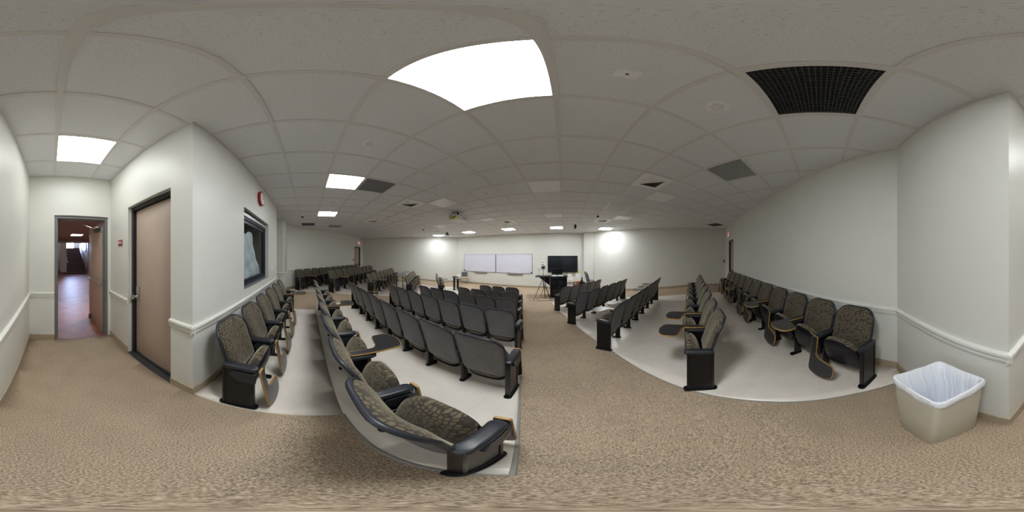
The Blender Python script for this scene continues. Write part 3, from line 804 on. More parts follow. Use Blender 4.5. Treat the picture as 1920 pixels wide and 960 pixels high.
def me_mid():
    bm = bmesh.new(); box(bm, -.02, .02, -.04, .055, .02, .40, bev=.008); box(bm, -.016, .016, -.10, .12, .38, .575, bev=.006); foot(bm, .062, .095, .035); return mesh_from(bm, 'standard', M['black'])
def me_hinge():
    bm = bmesh.new(); box(bm, -.235, .235, -.045, -.015, .345, .385, bev=.006)
    for s in (-1, 1): 
        box(bm, s*.237-.010, s*.237+.010, -.02, .07, .33, .40, bev=.006)
        lathe(bm, [(.001, -.012), (.022, -.012), (.022, .012), (.001, .012)], 12, (s*.21, .03, .27))
    return mesh_from(bm, 'hinge_bar', M['black'])
X0 = PITCH/2
def tab_outline():
    # plan of the writing tablet: narrow stem over the arm, wide leaf turned in front of the sitter
    c = [(.034, -.07, .015), (.036, .42, .06), (-.12, .47, .10), (-.295, .43, .09), (-.295, .245, .05), (-.085, .205, .03), (-.036, .165, .03), (-.036, -.07, .015)]
    pts = []; N = len(c)
    for k in range(N):
        p, a, b = Vector(c[k][:2]), Vector(c[k-1][:2]), Vector(c[(k+1) % N][:2]); r = c[k][2]
        da, db = (a-p).normalized(), (b-p).normalized()
        r = min(r, (a-p).length*.45, (b-p).length*.45)
        s, e = p+da*r, p+db*r
        for q in range(6):
            t = q/5; pts.append(tuple(s*(1-t)**2+p*2*t*(1-t)+e*t*t))
    return pts
TOUT = tab_outline()
def tab_open(p, q, t): return (X0+p, q, .638+t)
FT = math.radians(8)
def tab_fold(p, q, t):
    w = q+.07
    return (X0+p, .178+w*math.sin(FT)+t*math.cos(FT), .592-w*math.cos(FT)+t*math.sin(FT))
def me_tab(fn):
    bm = bmesh.new(); prism(bm, TOUT, fn, -.009, .009); bmesh.ops.triangulate(bm, faces=[f for f in bm.faces if len(f.verts) > 4]); return mesh_from(bm, 'tablet', M['laminate'], smooth=False)
def me_edge(fn):
    bm = bmesh.new(); ring_band(bm, TOUT, fn, -.0082, .0082, .0045); return mesh_from(bm, 'oak_edge', M['oak'], smooth=False)
def me_bracket(openp):
    bm = bmesh.new()
    if openp:
        box(bm, X0-.016, X0+.016, -.05, .13, .606, .630, bev=.005); box(bm, X0-.012, X0+.012, .10, .17, .56, .625, bev=.005)
    else:
        o = [(-.05, .53), (-.02, .555), (.135, .555), (.155, .52), (.145, .43), (.01, .44), (-.05, .50)]
        prism(bm, o, lambda a, b, t: (X0+t, a, b), .024, .044)
        tube(bm, [(X0+.034, .08, .50), (X0+.034, .145, .54), (X0+.0, .175, .555)], .013, 8)
    return mesh_from(bm, 'tablet_bracket', M['arm'])
CM = dict(bc=me_back_cushion(), bs=me_back_shell(), br=me_back_rim(), sc=me_seat_cushion(), sp=me_seat_pan(), arm=me_arm(), end=me_end(), mid=me_mid(), hb=me_hinge(),
          to=me_tab(tab_open), te=me_edge(tab_open), fo=me_tab(tab_fold), fe=me_edge(tab_fold), bo=me_bracket(True), bf=me_bracket(False))
def make_seat(x, y, phi, label, group, right_end, left_end, opened):
    t = thing('auditorium_seat', label, 'seat', (x, y, -drop(x, y)+VL), -phi, group)
    link('back_cushion', CM['bc'], t); s = link('back_shell', CM['bs'], t); link('back_rim', CM['br'], s)
    link('seat_cushion', CM['sc'], t); link('seat_pan', CM['sp'], t); link('hinge_bar', CM['hb'], t)
    link('armrest', CM['arm'], t, (X0, 0, 0)); link('end_panel' if right_end else 'standard', CM['end'] if right_end else CM['mid'], t, (X0, 0, 0))
    if left_end:
        link('armrest', CM['arm'], t, (-X0, 0, 0)); link('end_panel', CM['end'], t, (-X0, 0, 0))
    tb = link('tablet', CM['to'] if opened else CM['fo'], t); link('oak_edge', CM['te'] if opened else CM['fe'], tb)
    link('tablet_bracket', CM['bo'] if opened else CM['bf'], t)
    return t
ORD = ['first', 'second', 'third', 'fourth', 'fifth', 'sixth', 'seventh', 'eighth', 'ninth', 'tenth', 'eleventh', 'twelfth']
def seat_row(frame, start, sgn, const, n, phi, look, row, aisle, opened=()):
    """seats from the aisle inwards; frame maps (along, forward) to the room"""
    for k in range(n):
        x, y = frame(start+sgn*PITCH*(k+.5), const)
        aisle_right = sgn < 0            # the aisle is at the sitter's own right hand
        r_end = (k == 0) if aisle_right else (k == n-1)
        l_end = (k == n-1) if aisle_right else (k == 0)
        op = k in opened
        lab = f'{look}, {ORD[k]} from the {aisle} in {row}'+(', tablet open' if op else '')
        make_seat(x, y, phi, lab, f'seats in {row}', r_end, l_end, op)
OL, CH = 'olive tip-up seat', 'charcoal-backed tip-up seat'
cf = lambda u, v: uv(u, v)
# centre block
seat_row(cf, -1.10, -1, -.50, 6, AX, OL, 'the window wall row', 'entry', (5,))
seat_row(cf, -.235, -1, .42, 8, AX, OL, 'the rearmost centre row', 'bin-side aisle', (2, 5))
seat_row(cf, -.48, -1, 1.46, 8, AX, CH, 'centre row two', 'bin-side aisle')
seat_row(cf, -.76, -1, 2.64, 7, AX, CH, 'centre row three', 'bin-side aisle')
seat_row(cf, -1.04, -1, 3.70, 6, AX, CH, 'centre row four', 'bin-side aisle')
seat_row(cf, -1.32, -1, 4.77, 4, AX, CH, 'centre row five', 'bin-side aisle')
seat_row(cf, -1.60, -1, 5.87, 3, AX, CH, 'centre front row', 'bin-side aisle')
# bin-side block
seat_row(ras, .745, 1, -1.42, 11, AR, OL, 'the bin-side wall row', 'bin', (1, 3, 6))
seat_row(ras, 1.487, 1, -.09, 8, AR, OL, 'the bin-side row two', 'carpet aisle', (0, 1))
seat_row(ras, 2.32, 1, 1.365, 7, AR, CH, 'the bin-side row three', 'carpet aisle', (0, 1, 4, 5, 6))
seat_row(ras, 3.21, 1, 2.87, 6, AR, CH, 'the bin-side row four', 'carpet aisle')
seat_row(ras, 4.05, 1, 4.33, 5, AR, CH, 'the bin-side front row', 'carpet aisle')
# far block, mirror image of the plan (the seats themselves are not mirrored)
AL = 2*AX-AR
def las(a, s): return mirror(*ras(a, s))
def far_row(start, const, n, row, opened=()):
    for k in range(n):
        x, y = las(start+PITCH*(k+.5), const); op = k in opened
        make_seat(x, y, AL, f'olive tip-up seat, {ORD[k]} from the far aisle in {row}'+(', tablet open' if op else ''), f'seats in {row}', k == 0, k == n-1, op)
far_row(.745, -1.42, 11, 'the distant wall row', (1,))
far_row(1.487, -.09, 9, 'the distant row two', (1,))
far_row(2.32, 1.365, 8, 'the distant row three', (1,))
far_row(3.21, 2.87, 6, 'the distant row four')
far_row(4.05, 4.33, 5, 'the distant front row', (1, 3))

# ------------------------------------------------------------------ waste bin
def rquad(c, r=.03, n=5):
    pts = []
    for k in range(4):
        p, a, b = Vector(c[k]), Vector(c[k-1]), Vector(c[(k+1) % 4]); s = p+(a-p).normalized()*r; e = p+(b-p).normalized()*r
        for q in range(n): t = q/(n-1); pts.append(s*(1-t)**2+p*2*t*(1-t)+e*t*t)
    return pts
bb = [(.366, -.568), (.2586, -.862), (.528, -.958), (.635, -.664)]
tt = [(.328, -.5635), (.2105, -.857), (.548, -.965), (.6625, -.64)]
BC = (sum(p[0] for p in bb)/4, sum(p[1] for p in bb)/4)
loc2 = lambda L: [(x-BC[0], y-BC[1]) for x, y in L]
bb, tt = loc2(bb), loc2(tt)
HB = .715
def blend(t, g=1.0): return [( (a[0]*(1-t)+b[0]*t)*g, (a[1]*(1-t)+b[1]*t)*g) for a, b in zip(bb, tt)]
bn = thing('waste_bin', 'square beige plastic waste bin on carpet at the wall corner', 'waste bin', (BC[0], BC[1], 0))
def loft(bm, secs, cap0=True, cap1=False):
    R = [[bm.verts.new((p.x, p.y, z)) for p in pts] for pts, z in secs]
    N = len(R[0])
    for A, Bq in zip(R, R[1:]):
        for k in range(N): bm.faces.new((A[k], A[(k+1) % N], Bq[(k+1) % N], Bq[k]))
    if cap0: bm.faces.new(R[0][::-1])
    if cap1: bm.faces.new(R[-1])
bm = bmesh.new()
loft(bm, [(rquad(blend(0, .96)), 0), (rquad(blend(.02)), .012), (rquad(blend(.5)), .36), (rquad(blend(.93)), HB-.05), (rquad(blend(.97, .95)), HB-.05), (rquad(blend(.5, .95)), .36), (rquad(blend(0, .93)), .02)], True, True)
obj('bin_body', bm, M['binplastic'], bn)
bm = bmesh.new()
loft(bm, [(rquad(blend(.93, 1.0), .035), HB-.052), (rquad(blend(.95, 1.035), .04), HB-.048), (rquad(blend(1, 1.045), .04), HB-.012), (rquad(blend(1, 1.03), .04), HB-.004), (rquad(blend(1, .985), .035), HB-.004), (rquad(blend(.95, .96), .035), HB-.05)], False, False)
obj('bin_rim', bm, M['binplastic'], bn)
# liner: folded over the rim and hanging in pleats inside
bm = bmesh.new(); N = 160; rows = []
def q_at(pts, s):
    n = len(pts); L = [ (pts[(k+1) % n]-pts[k]).length for k in range(n)]; T = sum(L)*s; k = 0
    while T > L[k] and k < n-1: T -= L[k]; k += 1
    return pts[k].lerp(pts[(k+1) % n], T/max(L[k], 1e-6))
prof = [(1.062, HB-.042, .2), (1.07, HB-.028, .2), (1.075, HB-.004, .15), (1.05, HB+.008, .12), (1.0, HB+.008, .12), (.96, HB-.01, .3), (.93, HB-.09, .6), (.90, HB-.2, .9), (.86, HB-.35, 1), (.80, .18, 1), (.60, .06, .8), (.2, .045, .3)]
for pi_, (gsc, z, amp) in enumerate(prof):
    pts = rquad(blend(1 if z > HB-.07 else z/HB, gsc), .04 if pi_ < 7 else .06); row = []
    for k in range(N):
        s = k/N; p = q_at(pts, s)
        w = amp*(.010*math.sin(s*2*PI*23+pi_*.25)+.008*math.sin(s*2*PI*37+1.3)+.006*math.sin(s*2*PI*11+pi_*.5))
        w = min(w, 0) if pi_ > 4 else w*.25
        dz = .006*math.sin(s*2*PI*9+2)*(1 if pi_ == 0 else .3) if pi_ < 5 else 0
        q = p*(1+w*3.2/max(p.length, .05)*.3) if pi_ > 4 else p*(1+w/max(p.length, .05))
        row.append(bm.verts.new((q.x, q.y, z+dz)))
    rows.append(row)
for A, Bq in zip(rows, rows[1:]):
    for k in range(N): bm.faces.new((A[k], A[(k+1) % N], Bq[(k+1) % N], Bq[k]))
bm.faces.new(rows[-1])
lo_ = obj('bin_liner', bm, M['liner'], None, (BC[0], BC[1], .004)); tag(lo_, 'white plastic liner bag pleated inside and folded over the bin rim', 'bag')

# ------------------------------------------------------------------ front of the room
def fw(px, py): return on_wall(px, py, P_FL, P_FR)
mxf, Lf = wall_matrix(P_FL, P_FR)
def fthing(name, label, cat, t=0, z=0, group=None):
    o = thing(name, label, cat, (0, 0, 0), 0, group); o.matrix_world = mxf @ Matrix.Translation((t, 0, z)); return o
Z0b, Z1b = .39, 1.69
for pxa, pxb, lab in ((870.5, 929.3, 'whiteboard on the front wall nearer the wooden-seat chair'), (930.0, 998.3, 'wider whiteboard on the front wall nearer the television')):
    ta, tb = fw(pxa, 490)[0], fw(pxb, 490)[0]
    w = fthing('whiteboard', lab, 'whiteboard', ta, Z0b, 'front wall whiteboards'); W_ = tb-ta; Hh = Z1b-Z0b
    obj('panel', B(.02, W_-.02, -.022, 0, .02, Hh-.02), M['board'], w, smooth=False)
    bm = bmesh.new(); box(bm, 0, W_, -.03, 0, Hh-.022, Hh, bev=.003); box(bm, 0, W_, -.03, 0, 0, .022, bev=.003); box(bm, 0, .022, -.03, 0, .022, Hh-.022, bev=.003); box(bm, W_-.022, W_, -.03, 0, .022, Hh-.022, bev=.003)
    obj('frame', bm, M['alu'], w)
    c = .55*W_; obj('marker_tray', B(c-.55, c+.55, -.10, -.0, -.05, -.02, bev=.008), M['alu'], w)
    x = .06 if pxa < 900 else W_-.06
    obj('clip', B(x-.03, x+.03, -.05, -.03, .03, .13, bev=.005), M['black'], w)
er = fthing('board_eraser', 'dark eraser on the marker tray of the wider whiteboard', 'eraser', fw(953, 511)[0], Z0b-.02)
obj('felt', B(-.09, .09, -.075, -.03, .0, .02, bev=.004), M['paper'], er); obj('grip', B(-.09, .09, -.075, -.03, .02, .055, bev=.01), M['black'], er)
ta, tb = fw(1027.3, 490)[0], fw(1082.8, 490)[0]; zt, zb = fw(1055, 479.5)[1], fw(1055, 510.3)[1]
tv = fthing('television', 'large black wall television behind the lectern', 'television', ta, zb); W_ = tb-ta; Hh = zt-zb
obj('casing', B(0, W_, -.09, -.03, 0, Hh, bev=.008), M['black'], tv); obj('screen', B(.018, W_-.018, -.094, -.09, .03, Hh-.018), M['screen'], tv, smooth=False)
obj('wall_bracket', B(W_*.3, W_*.7, -.03, 0, Hh*.3, Hh*.7), M['steel_dark'], tv)
def sheet(pxa, pxb, pya, pyb, label, mat, name='wall_notice', cat='paper', dep=-.004):
    ta, za = fw(pxa, pya); tb, zb = fw(pxb, pyb)
    o = fthing(name, label, cat, ta, min(za, zb)); tag(o, label, cat)
    ob = obj('sheet', B(0, tb-ta, dep, 0, 0, abs(za-zb), bev=.0008), M[mat], o, smooth=False); return o, tb-ta, abs(za-zb)
sheet(1061, 1078.5, 511.3, 518, 'beige wall plate directly under the television', 'beige', 'wall_plate', 'plate')
sheet(1064.5, 1072.5, 510.8, 519, 'white paper sheet taped under the television over the beige plate', 'paper', dep=-.007)
sheet(1080.5, 1087.5, 512.5, 521, 'white paper sheet low on wall by the pilaster, under a yellow note', 'paper')
sheet(1084.5, 1088, 507, 512, 'small yellow note on the wall beside the television corner', 'note')
sheet(1066, 1074, 520.3, 524.5, 'pale grey outlet plate low under the television', 'lens', 'outlet_plate', 'plate')
ps, pw, ph = sheet(1013, 1021.5, 488.5, 498.5, 'white poster with four dark marks between whiteboard and television', 'paper', 'wall_poster', 'poster')
for x, z in ((.22, .68), (.72, .7), (.3, .26), (.68, .25)):
    bm = bmesh.new(); box(bm, pw*x-.035, pw*x+.035, -.007, -.004, ph*z-.02, ph*z+.02); box(bm, pw*x-.015, pw*x+.015, -.007, -.004, ph*z+.018, ph*z+.045); obj('mark', bm, M['navy'], ps, smooth=False)
o, a_, b_ = sheet(1000, 1001.6, 489, 492.5, 'small white wall switch beside the wider whiteboard', 'white', 'light_switch', 'switch', -.012)

def polar(px, r): b = bearing(px); return (r*math.sin(b), r*math.cos(b))
def fz(x, y): return -drop(x, y)
# lectern desk
lx, ly = polar(1046.5, 8.4); LZ = fz(lx, ly)
ld = thing('lectern', 'black lectern desk with side wing in front of the television', 'lectern', (lx, ly, LZ), -bearing(1046.5)+math.radians(4))
bm = bmesh.new(); box(bm, -.42, .42, -.35, .30, .06, 1.04, bev=.012); box(bm, -.40, .40, -.33, .28, 0, .06); obj('cabinet', bm, M['black'], ld)
obj('worktop', B(-.45, .45, -.38, .34, 1.04, 1.08, bev=.01), M['frame_black'], ld)
w = obj('wing', B(-1.16, -.44, -.30, .28, 1.03, 1.075, bev=.01), M['frame_black'], ld)
bm = bmesh.new(); o = [(-.43, .55), (-.43, 1.03), (-1.0, 1.03), (-.95, .97)]; prism(bm, o, lambda a, b, t: (a, t, b), -.03, .03); obj('wing_bracket', bm, M['black'], ld)
for s in (-1, 1):
    d = obj('door', B(s*.2-.19, s*.2+.19, -.362, -.35, .10, .84, bev=.004), M['pan'], ld); obj('knob', B(s*.05-.012, s*.05+.012, -.38, -.362, .5, .56, bev=.004), M['steel_dark'], d)
obj('drawer', B(-.39, .39, -.362, -.35, .87, 1.01, bev=.004), M['pan'], ld)
def on_lect(x, y, z): return ld.matrix_world @ Vector((x, y, z))
bpy.context.view_layer.update()
rot_l = ld.rotation_euler.z
mo = thing('monitor', 'black monitor standing on the lectern', 'monitor', on_lect(-.05, .02, 1.08), rot_l)
obj('casing', B(-.28, .28, -.02, .02, .05, .36, bev=.008), M['black'], mo); obj('screen', B(-.265, .265, -.023, -.02, .065, .345), M['screen'], mo, smooth=False)
bm = bmesh.new(); box(bm, -.12, .12, -.09, .09, 0, .015, bev=.005); box(bm, -.03, .03, .0, .04, .01, .2, bev=.005); obj('stand', bm, M['black'], mo)
for k, (x, y, a, lab) in enumerate(((-.2, -.24, .3, 'white papers on the lectern below the monitor, nearer the wing'), (.1, -.22, -.2, 'white papers on the lectern below the monitor, away from the wing'))):
    p = on_lect(x, y, 1.082); bm = bmesh.new()
    for q in range(4): box(bm, -.13+.01*q, .13+.008*q, -.10, .10+.006*q, .004*q, .004*q+.003, mat=Matrix.Rotation(.08*q, 4, 'Z'))
    tag(obj('paper_stack', bm, M['paper'], None, p, rot_l+a, smooth=False), lab, 'papers')
dc = thing('desk_microphone', 'thin upright microphone standing on the lectern wing', 'microphone', on_lect(-1.0, 0, 1.076), rot_l)
bm = bmesh.new(); lathe(bm, [(.05, 0), (.05, .015), (.02, .02)], 16); obj('base', bm, M['black'], dc)
bm = bmesh.new(); tube(bm, [(0, 0, .015), (0, 0, .20), (.0, 0, .36)], [.008, .008, .018], 8); obj('stem', bm, M['steel_dark'], dc)
bm = bmesh.new(); tube(bm, [(0, 0, .34), (.10, 0, .36), (.34, 0, .36)], .005, 6); obj('boom', bm, M['steel_dark'], dc)

# tripod with ring light and camera
tx, ty = polar(1018.5, 7.75); tz = fz(tx, ty)
tr = thing('camera_tripod', 'tall thin tripod with camera ring in front of the lectern wing', 'tripod', (tx, ty, tz), -bearing(1018))
for k, ang in enumerate((200, 320, 80)):
    a = math.radians(ang); bm = bmesh.new(); tube(bm, [(.02*math.cos(a), .02*math.sin(a), 1.02), (.24*math.cos(a), .24*math.sin(a), .52), (.46*math.cos(a), .46*math.sin(a), .012)], [.016, .014, .010], 8)
    lg = obj('leg', bm, M['black'], tr); bm = bmesh.new(); lathe(bm, [(.001, 0), (.018, 0), (.014, .04)], 10, (.46*math.cos(a), .46*math.sin(a), 0)); obj('rubber_foot', bm, M['black'], lg)
bm = bmesh.new(); tube(bm, [(0, 0, .55), (0, 0, 1.48)], .011, 8); lathe(bm, [(.03, 0), (.035, .03), (.03, .07), (.012, .08)], 12, (0, 0, .98)); obj('column', bm, M['black'], tr)
bm = bmesh.new()
for ang in (200, 320, 80):
    a = math.radians(ang); tube(bm, [(0, 0, .60), (.2*math.cos(a), .2*math.sin(a), .62)], .006, 6)
obj('spreader', bm, M['steel_dark'], tr)
cam_ = obj('camera_body', B(-.07, .07, -.05, .05, 1.49, 1.60, bev=.01), M['black'], tr)
bm = bmesh.new(); disc_y(bm, .04, -.05, -.10, .036, 16); bmesh.ops.translate(bm, vec=(0, 0, 1.545), verts=bm.verts); obj('lens', bm, M['screen'], cam_)
bm = bmesh.new(); tube(bm, [(.10*math.cos(2*PI*k/24), -.0, 1.545+.10*math.sin(2*PI*k/24)) for k in range(24)], .011, 8, closed=True); obj('ring', bm, M['black'], tr)
# small light stand behind the tripod
sx_, sy_ = polar(1021.5, 8.05); st = thing('light_stand', 'low folding stand between the tripod and the lectern', 'stand', (sx_, sy_, fz(sx_, sy_)), 0.4)
for ang in (0, 120, 240):
    a = math.radians(ang); bm = bmesh.new(); tube(bm, [(0, 0, .62), (.26*math.cos(a), .26*math.sin(a), .01)], .011, 8); obj('leg', bm, M['black'], st)
bm = bmesh.new(); tube(bm, [(0, 0, .45), (0, 0, 1.0)], .013, 8); obj('pole', bm, M['steel_dark'], st)
# loose cable on the floor
bm = bmesh.new(); P = []
for k in range(90):
    s = k/89; a = s*2*PI*2.2; r = .42-.10*s; x = tx-.35+r*1.3*math.cos(a)+s*.7; y = ty-.1+r*.7*math.sin(a)+.15*math.sin(5*a)*.2; P.append((x, y, fz(x, y)+.007))
tag(obj('floor_cable', tuple([tube(bm, P, .006, 6), bm])[1], M['black']), 'thin dark cable looping on the carpet under the tripod', 'cable')
# office chair
ox, oy = polar(1111, 8.85); oc = thing('office_chair', 'grey high-backed office chair near the pilaster beyond the front seats', 'chair', (ox, oy, fz(ox, oy)), math.radians(-98))
bm = bmesh.new(); o = rrect(.46, .50, .56, 1.26, .16, .08)
pad(bm, o, lambda x, z, off: (x, -.20-.28*(z-.5)+.15*x*x+off, z), lambda r: .05*(1-r**5)+.02, lambda r: -.03); obj('backrest', bm, M['leather'], oc)
bm = bmesh.new(); o = rrect(.52, .50, -.24, .27, .12, .08); pad(bm, o, lambda a, b, off: (a, b, .50+off), lambda r: .03+.03*(1-r**5), lambda r: -.04); obj('seat', bm, M['leather'], oc)
for s in (-1, 1):
    bm = bmesh.new(); tube(bm, [(s*.27, -.18, .50), (s*.31, -.16, .64), (s*.31, -.10, .72), (s*.31, .16, .72), (s*.31, .20, .68), (s*.27, .16, .48)], .018, 8); obj('armrest', bm, M['black'], oc)
bm = bmesh.new(); tube(bm, [(0, 0, .10), (0, 0, .46)], .03, 12); obj('gas_column', bm, M['steel_dark'], oc)
bm = bmesh.new()
for k in range(5):
    a = 2*PI*k/5; tube(bm, [(0, 0, .12), (.28*math.cos(a), .28*math.sin(a), .07)], [.03, .018], 8)
ob = obj('base', bm, M['black'], oc)
for k in range(5):
    a = 2*PI*k/5; bm = bmesh.new(); lathe(bm, [(.001, 0), (.02, 0), (.028, .028), (.02, .055), (.001, .056)], 12, (.28*math.cos(a), .28*math.sin(a), 0)); obj('caster', bm, M['black'], ob)
# reddish wooden side chair, brown box and black stand behind the front bin-side seats
rx_, ry_ = polar(1068, 8.55); rc = thing('wooden_armchair', 'reddish wooden armchair with black arm right beside the lectern', 'chair', (rx_, ry_, fz(rx_, ry_)), math.radians(75))
tag(rc, 'reddish wooden armchair with black arms standing beside the lectern', 'chair')
bm = bmesh.new(); o = rrect(.46, .44, -.22, .22, .05, .05); pad(bm, o, lambda a, b, off: (a, b, .44+off), lambda r: .012+.012*(1-r**5), lambda r: -.025); obj('seat', bm, M['redwood'], rc)
bm = bmesh.new(); o = rrect(.42, .42, .50, .74, .06, .05); pad(bm, o, lambda x, z, off: (x, -.22-.15*(z-.5)+off, z), lambda r: .014, lambda r: -.014); obj('backrest', bm, M['redwood'], rc)
for s in (-1, 1):
    bm = bmesh.new(); tube(bm, [(s*.23, -.24, .64), (s*.25, .05, .66), (s*.25, .2, .64)], .02, 8); obj('armrest', bm, M['black'], rc)
    for y in (-.2, .19):
        bm = bmesh.new(); tube(bm, [(s*.2, y, .43), (s*.22, y*1.08, .0)], [.02, .014], 8); obj('leg', bm, M['redwood'], rc)
bx_, by_ = polar(1086, 9.1); bxo = thing('storage_box', 'brown box on the carpet beside the black cross-shaped stand', 'box', (bx_, by_, fz(bx_, by_)), .3)
obj('carton', B(-.16, .16, -.14, .14, 0, .62, bev=.006), M['redwood'], bxo); obj('lid', B(-.17, .17, -.15, .15, .60, .66, bev=.006), M['redwood'], bxo)
kx, ky = polar(1091, 8.95); ks = thing('equipment_stand', 'black cross-shaped equipment stand between lectern and office chair', 'stand', (kx, ky, fz(kx, ky)), -bearing(1091))
bm = bmesh.new(); lathe(bm, [(.18, 0), (.18, .02), (.03, .04)], 20); obj('base', bm, M['black'], ks)
bm = bmesh.new(); box(bm, -.06, .06, -.03, .03, .03, .78, bev=.012); obj('post', bm, M['black'], ks)
bm = bmesh.new(); box(bm, -.17, .17, -.03, .03, .58, .67, bev=.012); obj('crossbar', bm, M['black'], ks)
bm = bmesh.new(); box(bm, -.035, .035, -.03, .03, .78, .92, bev=.012); obj('head', bm, M['black'], ks)

# side stand, projector box and wooden-seat chair by the whiteboard end
cx_, cy_ = polar(853.5, 10.0); ct = thing('equipment_table', 'tall narrow black table with lower shelf wing by the front wall', 'table', (cx_, cy_, fz(cx_, cy_)), -bearing(853.5))
obj('top', B(-.18, .16, -.22, .22, .80, .835, bev=.006), M['laminate'], ct); obj('side_top', B(.0, .36, -.22, .2, .66, .69, bev=.006), M['laminate'], ct)
obj('pedestal', B(-.12, -.01, -.2, .2, 0, .80, bev=.006), M['black'], ct); obj('cabinet', B(.10, .22, -.18, .18, .10, .66, bev=.006), M['black'], ct)
for x, y in ((.03, -.19), (.03, .19), (.33, -.19), (.33, .19)):
    bm = bmesh.new(); tube(bm, [(x, y, 0), (x, y, .66)], .012, 8); obj('leg', bm, M['chrome'], ct)
bpy.context.view_layer.update()
p = ct.matrix_world @ Vector((.20, 0, .69)); ep = thing('overhead_projector', 'pale boxy device standing on the equipment table wing', 'projector', p, -bearing(853.5))
obj('body', B(-.14, .14, -.14, .14, 0, .20, bev=.012), M['lens'], ep); obj('lid', B(-.13, .13, -.13, .13, .20, .225, bev=.008), M['white'], ep)
vx, vy = polar(871, 12.25); vc = thing('side_chair', 'chair with dark blue back and light wooden seat below the whiteboard', 'chair', (vx, vy, fz(vx, vy)), -bearing(871)+PI)
bm = bmesh.new(); o = rrect(.48, .48, .52, .86, .04, .04); pad(bm, o, lambda x, z, off: (x, -.2-.1*(z-.5)+off, z), lambda r: .015, lambda r: -.012); obj('backrest', bm, M['leather'], vc)
bm = bmesh.new(); o = rrect(.5, .54, -.2, .24, .04, .04); pad(bm, o, lambda a, b, off: (a, b, .45+off), lambda r: .02, lambda r: -.025); obj('seat', bm, M['wood'], vc)
for sx in (-1, 1):
    for y in (-.19, .2):
        bm = bmesh.new(); tube(bm, [(sx*.22, y, .44), (sx*.24, y*1.1, 0)], .012, 8); obj('leg', bm, M['chrome'], vc)
    bm = bmesh.new(); tube(bm, [(sx*.22, -.19, .44), (sx*.23, -.215, .80)], .012, 8); obj('back_post', bm, M['chrome'], vc)
# long grey table behind the far row four
A0_ = (-5.72, 6.90); A1_ = (-6.82, 9.15); mid = ((A0_[0]+A1_[0])/2, (A0_[1]+A1_[1])/2); Lt = wl(A0_, A1_)
lt_ = thing('long_table', 'long narrow grey-topped table behind the distant row four', 'table', (mid[0], mid[1], fz(*mid)), math.atan2(A1_[1]-A0_[1], A1_[0]-A0_[0]))
obj('tabletop', B(-Lt/2, Lt/2, -.22, .22, .72, .75, bev=.006), M['tabletop'], lt_)
for sx in (-1, 1):
    for sy in (-1, 1): obj('leg', B(sx*(Lt/2-.1)-.018, sx*(Lt/2-.1)+.018, sy*.18-.018, sy*.18+.018, -.03, .72, bev=.004), M['black'], lt_)
# low wooden stool by the far row three
wx, wy = polar(699, 7.05); ws = thing('low_stool', 'low wooden stool on vinyl at the aisle end of the distant rows', 'stool', (wx, wy, fz(wx, wy)+VL), .5)
obj('top', B(-.20, .20, -.14, .14, .19, .215, bev=.006), M['wood'], ws)
for sx in (-1, 1):
    for sy in (-1, 1): obj('leg', B(sx*.17-.014, sx*.17+.014, sy*.11-.014, sy*.11+.014, -.01, .19, bev=.003), M['wood'], ws)
obj('rail', B(-.17, .17, -.124, -.112, .10, .13), M['black'], ws)

# ------------------------------------------------------------------ hallway beyond the open door
HM = Matrix.Rotation(-AX, 4, 'Z')
def hbox(name, args, mat, **k):
    bm = bmesh.new()
    for a in (args if isinstance(args[0], tuple) else [args]): box(bm, *a)
    bmesh.ops.transform(bm, matrix=HM, verts=bm.verts); return struct(obj(name, bm, M[mat], smooth=False))
HV = -2.93
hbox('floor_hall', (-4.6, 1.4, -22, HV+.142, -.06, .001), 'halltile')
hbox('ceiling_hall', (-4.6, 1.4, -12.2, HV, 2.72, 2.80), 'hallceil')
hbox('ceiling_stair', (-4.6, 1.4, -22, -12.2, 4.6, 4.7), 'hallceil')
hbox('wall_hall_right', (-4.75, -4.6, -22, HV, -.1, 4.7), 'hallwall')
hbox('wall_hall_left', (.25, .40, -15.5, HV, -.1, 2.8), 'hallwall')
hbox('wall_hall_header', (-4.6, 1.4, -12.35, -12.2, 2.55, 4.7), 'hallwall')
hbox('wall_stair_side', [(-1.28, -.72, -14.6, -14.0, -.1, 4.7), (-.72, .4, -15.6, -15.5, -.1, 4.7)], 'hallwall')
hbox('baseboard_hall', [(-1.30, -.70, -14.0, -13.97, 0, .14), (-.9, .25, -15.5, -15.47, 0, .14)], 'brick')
# stair hall back wall with a window opening
wz0, wz1, wu0, wu1 = 2.55, 3.95, -2.75, -1.35
hbox('wall_hall_back', [(-4.6, wu0, -20.2, -20.0, -.1, 4.7), (wu1, 1.4, -20.2, -20.0, -.1, 4.7), (wu0, wu1, -20.2, -20.0, -.1, wz0), (wu0, wu1, -20.2, -20.0, wz1, 4.7)], 'hallwall')
hbox('window_2', [(wu0, wu0+.06, -20.15, -20.05, wz0, wz1), (wu1-.06, wu1, -20.15, -20.05, wz0, wz1), (wu0+.3*1.4+.3, wu0+.3*1.4+.36, -20.15, -20.05, wz0, wz1), (wu0, wu1, -20.15, -20.05, wz1-.06, wz1)], 'steel_dark')
hbox('background_daylight', (wu0-.2, wu1+.2, -20.45, -20.4, wz0-.2, wz1+.2), 'sky')
sc_ = thing('staircase', 'dark staircase with pale nosings climbing to a bright window beyond the hallway', 'staircase'); sc_.matrix_world = HM
bm = bmesh.new(); bn_ = bmesh.new(); NR = 14
for k in range(NR):
    z1 = .172*(k+1); v0 = -13.75-.27*k
    box(bm, -2.95, -1.05, -20.0 if k == NR-1 else v0-.27, v0, -.001, z1); box(bn_, -2.95, -1.05, v0-.035, v0+.012, z1-.012, z1+.006)
obj('flight', bm, M['step'], sc_, smooth=False); obj('nosing', bn_, M['nosing'], sc_, smooth=False)
